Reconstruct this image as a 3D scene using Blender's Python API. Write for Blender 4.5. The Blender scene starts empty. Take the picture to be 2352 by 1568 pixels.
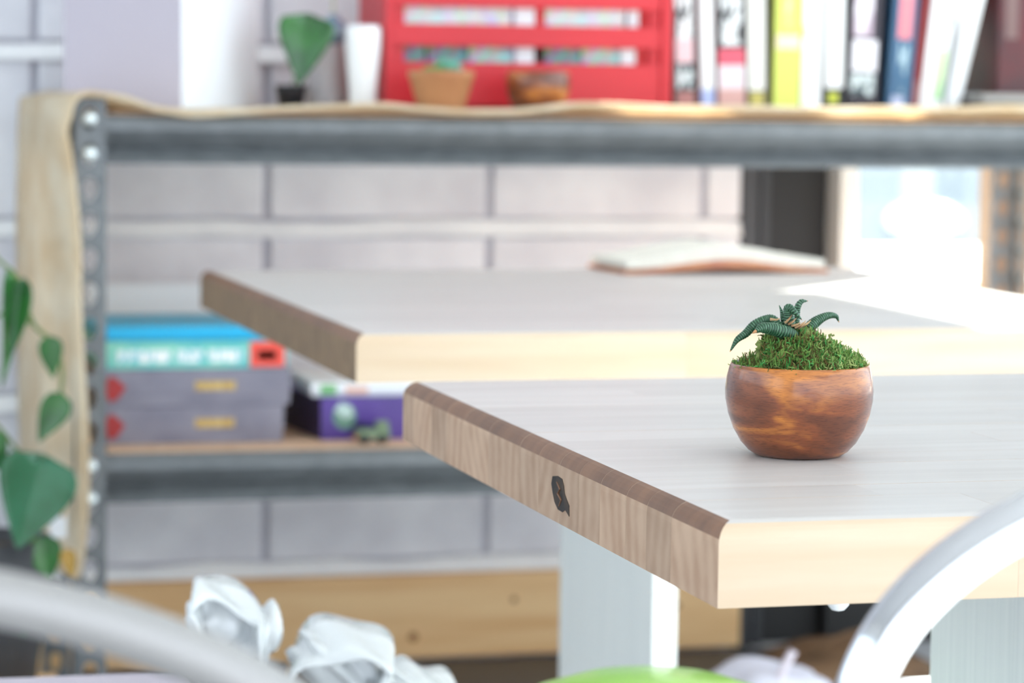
import bpy, bmesh, math, random
from mathutils import Vector, Matrix
random.seed(7)
R = math.radians
scene = bpy.context.scene
col = scene.collection

# ------------------------------------------------------------------ camera, world, sun, exposure
YAW, ROLL, HORIZON, FMM, CAM_H = R(14), R(0.7), 205.0, 100.0, 1.0
FPX = 2352 * FMM / 36.0
PITCH = math.atan((784 - HORIZON) / FPX)
def _basis():
    f = Vector((0, math.cos(PITCH), -math.sin(PITCH))); u = Vector((0, math.sin(PITCH), math.cos(PITCH))); x = Vector((1, 0, 0))
    rx = math.cos(ROLL) * x + math.sin(ROLL) * u
    uy = -math.sin(ROLL) * x + math.cos(ROLL) * u
    M = Matrix.Rotation(-YAW, 3, 'Z')
    return M @ rx, M @ uy, M @ f
RX, UY, FW = _basis()
CAM = Vector((0, 0, CAM_H))
cam_data = bpy.data.cameras.new('camera'); cam = bpy.data.objects.new('camera', cam_data); col.objects.link(cam)
cam_data.sensor_width = 36; cam_data.lens = FMM; cam_data.clip_start = 0.05
cam.matrix_world = Matrix(((RX.x, UY.x, -FW.x, CAM.x), (RX.y, UY.y, -FW.y, CAM.y), (RX.z, UY.z, -FW.z, CAM.z), (0, 0, 0, 1)))
cam_data.dof.use_dof = True; cam_data.dof.focus_distance = 1.88; cam_data.dof.aperture_fstop = 7.6
scene.camera = cam

world = bpy.data.worlds.new('world'); scene.world = world; world.use_nodes = True
bg = world.node_tree.nodes['Background']
bg.inputs[0].default_value = (0.80, 0.885, 1.0, 1); bg.inputs[1].default_value = 2.4
sun_data = bpy.data.lights.new('sun', 'SUN'); sun = bpy.data.objects.new('sun', sun_data); col.objects.link(sun)
sun_data.energy = 20.0; sun_data.angle = R(0.6); sun_data.color = (1.0, 0.95, 0.87)
SUN_AZ, SUN_EL = R(45), R(46)
sd = Vector((math.cos(SUN_AZ) * math.cos(SUN_EL), math.sin(SUN_AZ) * math.cos(SUN_EL), math.sin(SUN_EL)))
sun.rotation_euler = sd.to_track_quat('Z', 'Y').to_euler(); sun.location = (6, 8, 8)
vs = scene.view_settings
vs.view_transform = 'Standard'; vs.look = 'None'; vs.gamma = 1; vs.use_curve_mapping = False
vs.exposure = 0.68

# ------------------------------------------------------------------ measuring helpers (photo measurement -> place in the room)
def ray(px, py): return (px - 1176) * RX - (py - 784) * UY + FPX * FW
def on_y(px, py, y): d = ray(px, py); return CAM + d * (y / d.y)
def on_z(px, py, z): d = ray(px, py); return CAM + d * ((z - CAM_H) / d.z)
def on_x(px, py, x): d = ray(px, py); return CAM + d * (x / d.x)

# ------------------------------------------------------------------ materials
def rgb(r, g, b):
    f = lambda c: ((c / 255 + 0.055) / 1.055) ** 2.4 if c > 10 else c / 255 / 12.92
    return (f(r), f(g), f(b), 1)
class NT:
    def __init__(s, name):
        s.m = bpy.data.materials.new(name); s.m.use_nodes = True; s.t = s.m.node_tree
        s.b = s.t.nodes['Principled BSDF']
    def n(s, typ, **kw):
        nd = s.t.nodes.new(typ)
        for k, v in kw.items(): setattr(nd, k, v)
        return nd
    def l(s, a, b): s.t.links.new(a, b)
def mat(name, c, rough=0.5, metal=0.0, c2=None, scale=8.0, stretch=(1, 1, 1), detail=4, bump=0.0, bscale=None, rand=0.0, spec=0.5, lo=0.35, hi=0.65, coat=0, coords='Object'):
    t = NT(name); b = t.b
    b.inputs['Roughness'].default_value = rough; b.inputs['Metallic'].default_value = metal
    b.inputs['Specular IOR Level'].default_value = spec; b.inputs['Coat Weight'].default_value = coat
    tc = t.n('ShaderNodeTexCoord'); mp = t.n('ShaderNodeMapping'); mp.inputs['Scale'].default_value = stretch
    t.l(tc.outputs[coords], mp.inputs['Vector'])
    nz = t.n('ShaderNodeTexNoise'); nz.inputs['Scale'].default_value = scale; nz.inputs['Detail'].default_value = detail
    oi = t.n('ShaderNodeObjectInfo')
    ad = t.n('ShaderNodeVectorMath', operation='ADD'); sc = t.n('ShaderNodeVectorMath', operation='SCALE')
    cb = t.n('ShaderNodeCombineXYZ'); t.l(oi.outputs['Random'], cb.inputs[0]); t.l(oi.outputs['Random'], cb.inputs[2])
    t.l(cb.outputs[0], sc.inputs[0]); sc.inputs['Scale'].default_value = 37.0
    t.l(mp.outputs[0], ad.inputs[0]); t.l(sc.outputs[0], ad.inputs[1]); t.l(ad.outputs[0], nz.inputs['Vector'])
    rp = t.n('ShaderNodeValToRGB'); rp.color_ramp.elements[0].position = lo; rp.color_ramp.elements[1].position = hi
    rp.color_ramp.elements[0].color = c; rp.color_ramp.elements[1].color = c2 or c
    t.l(nz.outputs['Fac'], rp.inputs[0])
    out = rp.outputs[0]
    if rand:
        hs = t.n('ShaderNodeHueSaturation'); mr = t.n('ShaderNodeMapRange')
        mr.inputs['To Min'].default_value = 1 - rand; mr.inputs['To Max'].default_value = 1 + rand
        t.l(oi.outputs['Random'], mr.inputs['Value']); t.l(mr.outputs[0], hs.inputs['Value']); t.l(out, hs.inputs['Color']); out = hs.outputs[0]
    t.l(out, b.inputs['Base Color'])
    if bump:
        bp = t.n('ShaderNodeBump'); bp.inputs['Strength'].default_value = bump; bp.inputs['Distance'].default_value = 0.004
        if bscale:
            n2 = t.n('ShaderNodeTexNoise'); n2.inputs['Scale'].default_value = bscale; n2.inputs['Detail'].default_value = 3
            t.l(mp.outputs[0], n2.inputs['Vector']); t.l(n2.outputs['Fac'], bp.inputs['Height'])
        else: t.l(nz.outputs['Fac'], bp.inputs['Height'])
        t.l(bp.outputs[0], b.inputs['Normal'])
    return t.m
def mat_print(name, base, ink, scale=60, stretch=(1, 1, 0.35), thr=0.52, rough=0.45):
    t = NT(name); b = t.b; b.inputs['Roughness'].default_value = rough
    tc = t.n('ShaderNodeTexCoord'); mp = t.n('ShaderNodeMapping'); mp.inputs['Scale'].default_value = stretch
    t.l(tc.outputs['Object'], mp.inputs['Vector'])
    nz = t.n('ShaderNodeTexNoise'); nz.inputs['Scale'].default_value = scale; nz.inputs['Detail'].default_value = 1
    t.l(mp.outputs[0], nz.inputs['Vector'])
    rp = t.n('ShaderNodeValToRGB'); rp.color_ramp.elements[0].position = thr - 0.03; rp.color_ramp.elements[1].position = thr + 0.03
    rp.color_ramp.elements[0].color = base; rp.color_ramp.elements[1].color = ink
    t.l(nz.outputs['Fac'], rp.inputs[0]); t.l(rp.outputs[0], b.inputs['Base Color'])
    return t.m
def mat_confetti(name, base, k):
    t = NT(name); b = t.b; b.inputs['Roughness'].default_value = 0.4
    tc = t.n('ShaderNodeTexCoord'); vr = t.n('ShaderNodeTexVoronoi'); vr.inputs['Scale'].default_value = 70
    t.l(tc.outputs['Object'], vr.inputs['Vector'])
    mx = t.n('ShaderNodeMix', data_type='RGBA'); mx.inputs['Factor'].default_value = k
    mx.inputs['A'].default_value = base; t.l(vr.outputs['Color'], mx.inputs['B']); t.l(mx.outputs['Result'], b.inputs['Base Color'])
    return t.m
def mat_cloth(name, c, c2, trans=0.45):
    t = NT(name); b = t.b; b.inputs['Roughness'].default_value = 0.95; b.inputs['Specular IOR Level'].default_value = 0.1
    tc = t.n('ShaderNodeTexCoord')
    nz = t.n('ShaderNodeTexNoise'); nz.inputs['Scale'].default_value = 14; t.l(tc.outputs['Object'], nz.inputs['Vector'])
    rp = t.n('ShaderNodeValToRGB'); rp.color_ramp.elements[0].color = c; rp.color_ramp.elements[1].color = c2
    rp.color_ramp.elements[0].position = .35; rp.color_ramp.elements[1].position = .65
    t.l(nz.outputs['Fac'], rp.inputs[0]); t.l(rp.outputs[0], b.inputs['Base Color'])
    wv = t.n('ShaderNodeTexChecker'); wv.inputs['Scale'].default_value = 500; t.l(tc.outputs['Object'], wv.inputs['Vector'])
    bp = t.n('ShaderNodeBump'); bp.inputs['Strength'].default_value = 0.3; bp.inputs['Distance'].default_value = .001
    t.l(wv.outputs['Fac'], bp.inputs['Height']); t.l(bp.outputs[0], b.inputs['Normal'])
    tr = t.n('ShaderNodeBsdfTranslucent'); t.l(rp.outputs[0], tr.inputs['Color'])
    ms = t.n('ShaderNodeMixShader'); ms.inputs[0].default_value = trans
    o = t.t.nodes['Material Output']; t.l(b.outputs[0], ms.inputs[1]); t.l(tr.outputs[0], ms.inputs[2]); t.l(ms.outputs[0], o.inputs[0])
    return t.m
def mat_glass(name, refl=0.07, tint=(0.93, 0.97, 0.97, 1)):
    t = NT(name); o = t.t.nodes['Material Output']
    tp = t.n('ShaderNodeBsdfTransparent'); tp.inputs[0].default_value = tint
    gl = t.n('ShaderNodeBsdfGlossy'); gl.inputs['Roughness'].default_value = 0.02
    ms = t.n('ShaderNodeMixShader'); ms.inputs[0].default_value = refl
    t.l(tp.outputs[0], ms.inputs[1]); t.l(gl.outputs[0], ms.inputs[2]); t.l(ms.outputs[0], o.inputs[0])
    return t.m
def mat_film(name):
    t = NT(name); b = t.b; o = t.t.nodes['Material Output']
    b.inputs['Base Color'].default_value = rgb(240, 243, 244); b.inputs['Roughness'].default_value = 0.12
    b.inputs['Coat Weight'].default_value = 1.0
    tp = t.n('ShaderNodeBsdfTransparent')
    ms = t.n('ShaderNodeMixShader'); ms.inputs[0].default_value = 0.85
    t.l(tp.outputs[0], ms.inputs[1]); t.l(b.outputs[0], ms.inputs[2]); t.l(ms.outputs[0], o.inputs[0])
    return t.m

M = {}
M['top'] = mat('oiled_maple', rgb(208, 201, 197), 0.38, c2=rgb(198, 190, 185), scale=5, stretch=(0.6, 8, 3), rand=0.05, bump=0.02, spec=0.6)
M['edge'] = mat('raw_maple_long_grain', rgb(221, 198, 172), 0.6, c2=rgb(213, 186, 156), scale=5, stretch=(0.7, 8, 9), rand=0.04)
M['varnish'] = mat('varnished_end_grain', rgb(136, 96, 68), 0.5, c2=rgb(114, 78, 54), scale=8, stretch=(2, 6, 2), rand=0.10)
def end_grain(name, c, c2, rand, rough=.65):
    t = NT(name); b = t.b; b.inputs['Roughness'].default_value = rough
    tc = t.n('ShaderNodeTexCoord'); oi = t.n('ShaderNodeObjectInfo')
    cb = t.n('ShaderNodeCombineXYZ'); m1 = t.n('ShaderNodeMath', operation='MULTIPLY'); m1.inputs[1].default_value = 61.0
    m2 = t.n('ShaderNodeMath', operation='FRACT'); t.l(oi.outputs['Random'], m1.inputs[0]); t.l(m1.outputs[0], m2.inputs[0])
    mr = t.n('ShaderNodeMapRange'); mr.inputs['To Min'].default_value = -.85; mr.inputs['To Max'].default_value = .1; t.l(oi.outputs['Random'], mr.inputs['Value'])
    mr2 = t.n('ShaderNodeMapRange'); mr2.inputs['To Min'].default_value = -.05; mr2.inputs['To Max'].default_value = .15; t.l(m2.outputs[0], mr2.inputs['Value'])
    t.l(mr.outputs[0], cb.inputs[1]); t.l(mr2.outputs[0], cb.inputs[2])
    ad = t.n('ShaderNodeVectorMath', operation='ADD'); t.l(tc.outputs['Object'], ad.inputs[0]); t.l(cb.outputs[0], ad.inputs[1])
    wv = t.n('ShaderNodeTexWave', wave_type='RINGS', rings_direction='X'); wv.inputs['Scale'].default_value = 17; wv.inputs['Distortion'].default_value = 9; wv.inputs['Detail'].default_value = 2; wv.inputs['Detail Scale'].default_value = .4
    t.l(ad.outputs[0], wv.inputs['Vector'])
    nz = t.n('ShaderNodeTexNoise'); nz.inputs['Scale'].default_value = 26; nz.inputs['Detail'].default_value = 5; t.l(ad.outputs[0], nz.inputs['Vector'])
    ml = t.n('ShaderNodeMix', data_type='FLOAT'); ml.inputs['Factor'].default_value = .84; t.l(wv.outputs['Fac'], ml.inputs['A']); t.l(nz.outputs['Fac'], ml.inputs['B'])
    rp = t.n('ShaderNodeValToRGB'); rp.color_ramp.elements[0].position = .34; rp.color_ramp.elements[1].position = .66
    rp.color_ramp.elements[0].color = c2; rp.color_ramp.elements[1].color = c; t.l(ml.outputs['Result'], rp.inputs[0])
    hs = t.n('ShaderNodeHueSaturation'); m3 = t.n('ShaderNodeMapRange'); m3.inputs['To Min'].default_value = 1 - rand; m3.inputs['To Max'].default_value = 1 + rand
    t.l(m2.outputs[0], m3.inputs['Value']); t.l(m3.outputs[0], hs.inputs['Value']); t.l(rp.outputs[0], hs.inputs['Color']); t.l(hs.outputs[0], b.inputs['Base Color'])
    return t.m
M['endgrain'] = end_grain('raw_maple_end_grain', rgb(192, 160, 134), rgb(170, 136, 110), .12)
M['knot'] = mat('dark_knot_wood', rgb(38, 30, 27), 0.75, c2=rgb(84, 62, 42), scale=60, lo=.45, hi=.75)
M['endgrain_far'] = end_grain('shaded_maple_end_grain', rgb(140, 112, 82), rgb(118, 92, 66), .12)  # same maple, darkened so the far table's left end stays in shade
M['leg'] = mat('brushed_light_grey_metal', rgb(242, 244, 241), 0.45, metal=0.1, c2=rgb(232, 235, 233), scale=4, stretch=(80, 80, 1))
M['bowl'] = None
M['block'] = mat('grey_painted_block', rgb(242, 242, 247), 0.85, c2=rgb(222, 221, 228), scale=7, detail=6, bump=0.35, bscale=40, rand=0.03)
M['mortar'] = mat('white_mortar', rgb(252, 252, 252), 0.9, c2=rgb(240, 240, 242), scale=9, bump=0.4, bscale=30)
M['wallgrey'] = mat('recessed_mortar', rgb(206, 205, 214), 0.95, c2=rgb(190, 188, 198), scale=9)
M['white'] = mat('white_plaster', rgb(238, 238, 236), 0.8)
M['floor'] = mat('pale_concrete', rgb(200, 202, 206), 0.6, c2=rgb(184, 186, 190), scale=3, detail=6)
M['board'] = mat('pine_board', rgb(246, 206, 152), 0.55, c2=rgb(232, 184, 128), scale=4, stretch=(0.6, 4, 9))
M['pineknot'] = mat('pine_knot', rgb(150, 95, 50), 0.6)
M['steel'] = mat('grey_galvanised_steel', rgb(122, 125, 128), 0.55, metal=0.2, c2=rgb(110, 113, 116), scale=30)
M['rivet'] = mat('bright_rivet', rgb(225, 232, 232), 0.25, metal=0.7)
M['chip'] = mat('particle_board', rgb(236, 202, 172), 0.8, c2=rgb(220, 182, 150), scale=60)
M['burlap'] = mat_cloth('burlap', rgb(248, 236, 214), rgb(236, 216, 184), .45)
M['chrome'] = mat('polished_aluminium', rgb(214, 215, 220), 0.10, metal=1.0)
M['satin'] = mat('satin_aluminium', rgb(166, 163, 161), 0.5, metal=0.4)
M['black'] = mat('black_steel', rgb(24, 22, 22), 0.5)
M['darkgrey'] = mat('dark_grey_frame', rgb(62, 62, 66), 0.45)
M['glass'] = mat_glass('window_glass')
M['whiteframe'] = mat('white_window_frame', rgb(246, 246, 242), 0.5)
M['red'] = mat('red_lacquer', rgb(214, 40, 52), 0.45, c2=rgb(205, 34, 46), scale=3)
M['leaf'] = mat('glossy_green_leaf', rgb(46, 112, 42), 0.32, c2=rgb(30, 84, 34), scale=20, coat=.3)
M['leafblue'] = mat('bluish_green_leaf', rgb(52, 116, 84), 0.3, c2=rgb(34, 92, 56), scale=12, coat=.4)
M['stem'] = mat('green_stem', rgb(108, 128, 62), 0.5)
M['straw'] = mat('dry_yellow_leaf', rgb(198, 156, 86), 0.7, c2=rgb(160, 128, 50), scale=15)
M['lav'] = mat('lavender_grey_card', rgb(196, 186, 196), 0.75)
M['whitegloss'] = mat('white_glazed', rgb(250, 251, 252), 0.18, coat=.4)
M['whitecard'] = mat('white_card', rgb(246, 248, 252), 0.5)
M['terracotta'] = mat('tan_clay', rgb(196, 140, 96), 0.6, c2=rgb(170, 112, 72), scale=10)
M['soil'] = mat('dark_soil', rgb(48, 38, 28), 0.95, c2=rgb(74, 60, 40), scale=80)
M['darkpot'] = mat('dark_pot', rgb(30, 32, 40), 0.4)

def wood_bowl():
    t = NT('acacia_wood'); b = t.b
    b.inputs['Roughness'].default_value = 0.45; b.inputs['Specular IOR Level'].default_value = 0.35; b.inputs['Coat Weight'].default_value = .8; b.inputs['Coat Roughness'].default_value = .14; b.inputs['Coat IOR'].default_value = 1.5
    tc = t.n('ShaderNodeTexCoord')
    mp = t.n('ShaderNodeMapping'); mp.inputs['Scale'].default_value = (9, 9, 26); mp.inputs['Rotation'].default_value = (0.2, 0.55, 0)
    t.l(tc.outputs['Object'], mp.inputs['Vector'])
    n1 = t.n('ShaderNodeTexNoise'); n1.inputs['Scale'].default_value = 1.6; n1.inputs['Detail'].default_value = 3; n1.inputs['Distortion'].default_value = .6
    t.l(mp.outputs[0], n1.inputs['Vector'])
    r1 = t.n('ShaderNodeValToRGB'); e = r1.color_ramp.elements
    e[0].position = .36; e[0].color = rgb(106, 54, 28); e[1].position = .60; e[1].color = rgb(206, 126, 52)
    x = e.new(.49); x.color = rgb(138, 72, 36)
    t.l(n1.outputs['Fac'], r1.inputs[0])
    mp2 = t.n('ShaderNodeMapping'); mp2.inputs['Scale'].default_value = (170, 170, 1500); mp2.inputs['Rotation'].default_value = (0.1, 0.25, 0)
    t.l(tc.outputs['Object'], mp2.inputs['Vector'])
    n2 = t.n('ShaderNodeTexNoise'); n2.inputs['Scale'].default_value = 1.0; n2.inputs['Detail'].default_value = 5
    t.l(mp2.outputs[0], n2.inputs['Vector'])
    r2 = t.n('ShaderNodeValToRGB'); r2.color_ramp.elements[0].position = .36; r2.color_ramp.elements[1].position = .5
    r2.color_ramp.elements[0].color = (.55, .48, .42, 1); r2.color_ramp.elements[1].color = (1, 1, 1, 1)
    t.l(n2.outputs['Fac'], r2.inputs[0])
    mx = t.n('ShaderNodeMix', data_type='RGBA', blend_type='MULTIPLY'); mx.inputs['Factor'].default_value = .75
    t.l(r1.outputs[0], mx.inputs['A']); t.l(r2.outputs[0], mx.inputs['B']); t.l(mx.outputs['Result'], b.inputs['Base Color'])
    bp = t.n('ShaderNodeBump'); bp.inputs['Strength'].default_value = .12; bp.inputs['Distance'].default_value = .001
    t.l(n2.outputs['Fac'], bp.inputs['Height']); t.l(bp.outputs[0], b.inputs['Normal'])
    return t.m
M['bowl'] = wood_bowl()

# ------------------------------------------------------------------ mesh helpers
def build(name, bm, mats, parent=None, loc=None, rotz=0.0, smooth=False):
    me = bpy.data.meshes.new(name); bmesh.ops.recalc_face_normals(bm, faces=bm.faces[:]); bm.to_mesh(me); bm.free()
    if not isinstance(mats, (list, tuple)): mats = [mats]
    for m in mats: me.materials.append(m)
    if smooth:
        for p in me.polygons: p.use_smooth = True
    o = bpy.data.objects.new(name, me); col.objects.link(o)
    if loc is not None: o.location = loc
    o.rotation_euler.z = rotz
    if parent: o.parent = parent
    return o
def link_copy(src, name, parent=None, loc=None, rot=None):
    o = bpy.data.objects.new(name, src.data); col.objects.link(o); o.parent = parent
    if loc is not None: o.location = loc
    if rot is not None: o.rotation_euler = rot
    return o
def empty(name, loc=(0, 0, 0), rotz=0.0):
    o = bpy.data.objects.new(name, None); col.objects.link(o); o.location = loc; o.rotation_euler.z = rotz; o.empty_display_size = .05
    return o
def tag(o, label=None, cat=None, group=None, kind=None):
    if label: o['label'] = label
    if cat: o['category'] = cat
    if group: o['group'] = group
    if kind: o['kind'] = kind
    return o
def box_bm(x0, x1, y0, y1, z0, z1, bev=0.0, seg=2, bm=None):
    bm = bm or bmesh.new()
    v = [bm.verts.new((x, y, z)) for x in (x0, x1) for y in (y0, y1) for z in (z0, z1)]
    fs = [bm.faces.new([v[i] for i in q]) for q in ((0, 1, 3, 2), (4, 6, 7, 5), (0, 4, 5, 1), (2, 3, 7, 6), (0, 2, 6, 4), (1, 5, 7, 3))]
    if bev:
        es = list({e for f in fs for e in f.edges})
        bmesh.ops.bevel(bm, geom=es, offset=bev, segments=seg, affect='EDGES', profile=0.5)
    return bm
def box(name, x0, x1, y0, y1, z0, z1, m, parent=None, bev=0.0, seg=2, smooth=False):
    return build(name, box_bm(x0, x1, y0, y1, z0, z1, bev, seg), m, parent, smooth=smooth)
def lathe_bm(prof, seg=48, cx=0, cy=0, cz=0, bm=None):
    bm = bm or bmesh.new(); rings = []
    for r, z in prof:
        if r < 1e-6: rings.append([bm.verts.new((cx, cy, cz + z))])
        else: rings.append([bm.verts.new((cx + r * math.cos(2 * math.pi * k / seg), cy + r * math.sin(2 * math.pi * k / seg), cz + z)) for k in range(seg)])
    for a, b in zip(rings, rings[1:]):
        for k in range(seg):
            k2 = (k + 1) % seg
            if len(a) == 1 and len(b) == 1: continue
            if len(a) == 1: bm.faces.new((a[0], b[k], b[k2]))
            elif len(b) == 1: bm.faces.new((a[k], b[0], a[k2]))
            else: bm.faces.new((a[k], b[k], b[k2], a[k2]))
    return bm
def spline(pts, n):
    P = [Vector(p) for p in pts]; P = [2 * P[0] - P[1]] + P + [2 * P[-1] - P[-2]]; out = []
    segs = len(P) - 3
    for i in range(n):
        t = i / (n - 1) * segs; k = min(int(t), segs - 1); t -= k
        a, b, c, d = P[k:k + 4]
        out.append(0.5 * ((2 * b) + (c - a) * t + (2 * a - 5 * b + 4 * c - d) * t * t + (3 * b - a - 3 * c + d) * t ** 3))
    return out
def lerp_list(v, t):
    t = t * (len(v) - 1); k = min(int(t), len(v) - 2); t -= k
    return v[k] * (1 - t) + v[k + 1] * t
def tube_bm(path, rad, seg=10, bm=None, cap=True, flat=1.0, up=None):
    bm = bm or bmesh.new(); path = [Vector(p) for p in path]; n = len(path); rings = []
    ref = None
    for i, p in enumerate(path):
        d = (path[min(i + 1, n - 1)] - path[max(i - 1, 0)]).normalized()
        if up is not None: s = d.cross(Vector(up)).normalized()
        else:
            if ref is None: ref = Vector((0, 0, 1)) if abs(d.z) < .9 else Vector((1, 0, 0))
            s = d.cross(ref).normalized()
        w = s.cross(d).normalized()
        if up is None: ref = w
        r = rad(i / (n - 1)) if callable(rad) else rad
        rings.append([bm.verts.new(p + r * (math.cos(a) * s + flat * math.sin(a) * w)) for a in [2 * math.pi * k / seg for k in range(seg)]])
    for a, b in zip(rings, rings[1:]):
        for k in range(seg): bm.faces.new((a[k], a[(k + 1) % seg], b[(k + 1) % seg], b[k]))
    if cap:
        bm.faces.new(rings[0]); bm.faces.new(rings[-1])
    return bm
def prism_bm(prof, x0, x1, axis='x', bm=None):
    bm = bm or bmesh.new()
    mk = (lambda a, b, t: (t, a, b)) if axis == 'x' else ((lambda a, b, t: (a, t, b)) if axis == 'y' else (lambda a, b, t: (a, b, t)))
    A = [bm.verts.new(mk(a, b, x0)) for a, b in prof]; Bv = [bm.verts.new(mk(a, b, x1)) for a, b in prof]
    n = len(prof)
    for k in range(n): bm.faces.new((A[k], A[(k + 1) % n], Bv[(k + 1) % n], Bv[k]))
    bm.faces.new(A); bm.faces.new(Bv[::-1])
    return bm

# ================================================================== THE SETTING
WALL_Y, GLZ_Y, WALL_X, HEAD, CEIL = 4.82, 4.86, 2.60, 2.88, 3.15
LEFT_X, FRONT_Y, WALL_END = -2.6, -1.6, 1.615
tag(box('floor', LEFT_X - .1, WALL_X + .12, FRONT_Y, WALL_Y + .2, -0.08, 0, M['floor']), 'pale concrete floor of the room', None, kind='structure')
tag(box('ceiling', LEFT_X - .1, WALL_X + .12, FRONT_Y, WALL_Y + .2, CEIL, CEIL + .1, M['white']), 'white flat ceiling over the room', None, kind='structure')
wl_ = tag(empty('wall_left', (0, 0, 0)), 'left wall with a long band of windows added for fill light', None, kind='structure')  # out of view; windows added to bring side light into the room
box('dado', LEFT_X - .1, LEFT_X, FRONT_Y, WALL_Y + .2, 0, 1.3, M['white'], wl_); box('header', LEFT_X - .1, LEFT_X, FRONT_Y, WALL_Y + .2, 2.7, CEIL, M['white'], wl_)
for y in (FRONT_Y, .2, 2.0, 3.8): box('mullion', LEFT_X - .1, LEFT_X, y, y + .12, 1.3, 2.7, M['whiteframe'], wl_)
for y0, y1 in ((FRONT_Y + .12, .2), (.32, 2.0), (2.12, 3.8), (3.92, WALL_Y)): box('pane', LEFT_X - .05, LEFT_X - .044, y0, y1, 1.3, 2.7, M['glass'], wl_)
wall = tag(box('wall_back', LEFT_X, WALL_END - .004, WALL_Y, WALL_Y + .2, 0, CEIL, M['wallgrey']), 'grey block wall with white bed joints behind the shelves', None, kind='structure')
PX, PZ = 0.3905, 0.2955
J0X, J0Z = 0.765, 0.769          # a vertical joint and a bed joint
blk = None; gap_v, gap_h = 0.012, 0.034
z = J0Z - 3 * PZ; rows = []
while z < CEIL: rows.append(z); z += PZ
xs = []; x = J0X - 9 * PX
while x < WALL_END - .05: xs.append(x); x += PX
for zr in rows:
    z0, z1 = max(zr + .008, 0.005), min(zr + PZ - .026, CEIL - .005)
    if z1 - z0 < .02: continue
    for xr in xs:
        x0, x1 = max(xr + gap_v / 2, LEFT_X + .002), min(xr + PX - gap_v / 2, WALL_END)
        if x1 - x0 < .03: continue
        w, h = x1 - x0, z1 - z0
        full = abs(w - (PX - gap_v)) < 1e-4 and abs(h - (PZ - .034)) < 1e-4
        if full and blk:
            link_copy(blk, 'block', wall, ((x0 + x1) / 2, WALL_Y, (z0 + z1) / 2))
        else:
            o = build('block', box_bm(-w / 2, w / 2, -.012, .004, -h / 2, h / 2, .005, 2), M['block'], wall, ((x0 + x1) / 2, WALL_Y, (z0 + z1) / 2))
            if full: blk = o
for zr in rows[1:]:
    n = 40; bm = bmesh.new()
    rr = random.Random(int(zr * 100))
    prof = []
    L = WALL_END - LEFT_X
    for i in range(n + 1):
        xx = LEFT_X + L * i / n; j = rr.uniform(-.004, .004)
        prof.append((xx, j))
    rings = [[bm.verts.new(p) for p in ((xx, WALL_Y + .003, zr - .026 + j * .4), (xx, WALL_Y - .020, zr - .024 + j * .4), (xx, WALL_Y - .009, zr + .003 + j), (xx, WALL_Y + .003, zr + .004 + j))] for xx, j in prof]
    for a, b in zip(rings, rings[1:]):
        for k in range(4): bm.faces.new((a[k], a[(k + 1) % 4], b[(k + 1) % 4], b[k]))
    bm.faces.new(rings[0]); bm.faces.new(rings[-1])
    build('mortar_joint', bm, M['mortar'], wall)
bb = tag(box('baseboard_back', -.6, 1.618, WALL_Y - .045, WALL_Y - .013, .012, .158, M['board'], bev=.003), 'orange pine plank along the foot of the block wall', None, kind='structure')
for kx, kz, kr in ((1.02, .05, .009), (1.2, .11, .006), (.7, .08, .007), (1.5, .09, .006)):
    build('pine_knot', lathe_bm([(0, -.001), (kr, -.001), (kr * .8, .0006), (0, .0008)], 14), M['pineknot'], bb).matrix_world = Matrix.Translation((kx, WALL_Y - .0453, kz)) @ Matrix.Rotation(math.pi / 2, 4, 'X')

# glazed front at the back right: black jamb, white mullion, panes, white sill on a black plinth
win = tag(empty('window_1', (0, 0, 0)), 'back window with black jamb, white mullion and white sill', None, kind='structure')
gx = lambda px: on_y(px, 500, GLZ_Y).x
x_j0, x_j1, x_m1 = WALL_END, gx(1903), gx(1944)
BH = 2.30
box('jamb', x_j0 + .002, x_j0 + .035, GLZ_Y - .05, GLZ_Y + .05, 0, BH, M['darkgrey'], win, .004)
box('jamb', x_j0 + .045, x_j0 + .062, GLZ_Y - .03, GLZ_Y + .04, 0, BH, M['darkgrey'], win, .003)
box('door_panel', x_j0 + .036, x_j1 - .004, GLZ_Y, GLZ_Y + .03, 0, BH, M['black'], win)
box('mullion', x_j1, x_m1, GLZ_Y - .06, GLZ_Y + .05, .62, BH, M['whiteframe'], win, .004)
box('plinth', x_j1 - .003, WALL_X, GLZ_Y - .04, GLZ_Y + .06, 0, .50, M['black'], win)
box('sill', x_j1, WALL_X, GLZ_Y - .09, GLZ_Y + .06, .502, .62, M['whiteframe'], win, .006)
box('pane', x_m1 + .001, gx(2272) - .001, GLZ_Y, GLZ_Y + .006, .62, BH, M['glass'], win)
box('pane', gx(2343) + .001, WALL_X - .11, GLZ_Y, GLZ_Y + .006, .62, BH, M['glass'], win)
box('mullion', gx(2272), gx(2343), GLZ_Y - .05, GLZ_Y + .05, .62, BH, mat('brown_timber', rgb(150, 116, 88), .7, c2=rgb(128, 96, 74), scale=9, stretch=(6, 6, .6)), win, .003)
box('header', x_j0, WALL_X, GLZ_Y - .06, GLZ_Y + .06, BH, CEIL, M['white'], win)
box('corner_post', WALL_X - .11, WALL_X + .04, GLZ_Y - .005, GLZ_Y + .10, 0, CEIL, M['whiteframe'], win)
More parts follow.
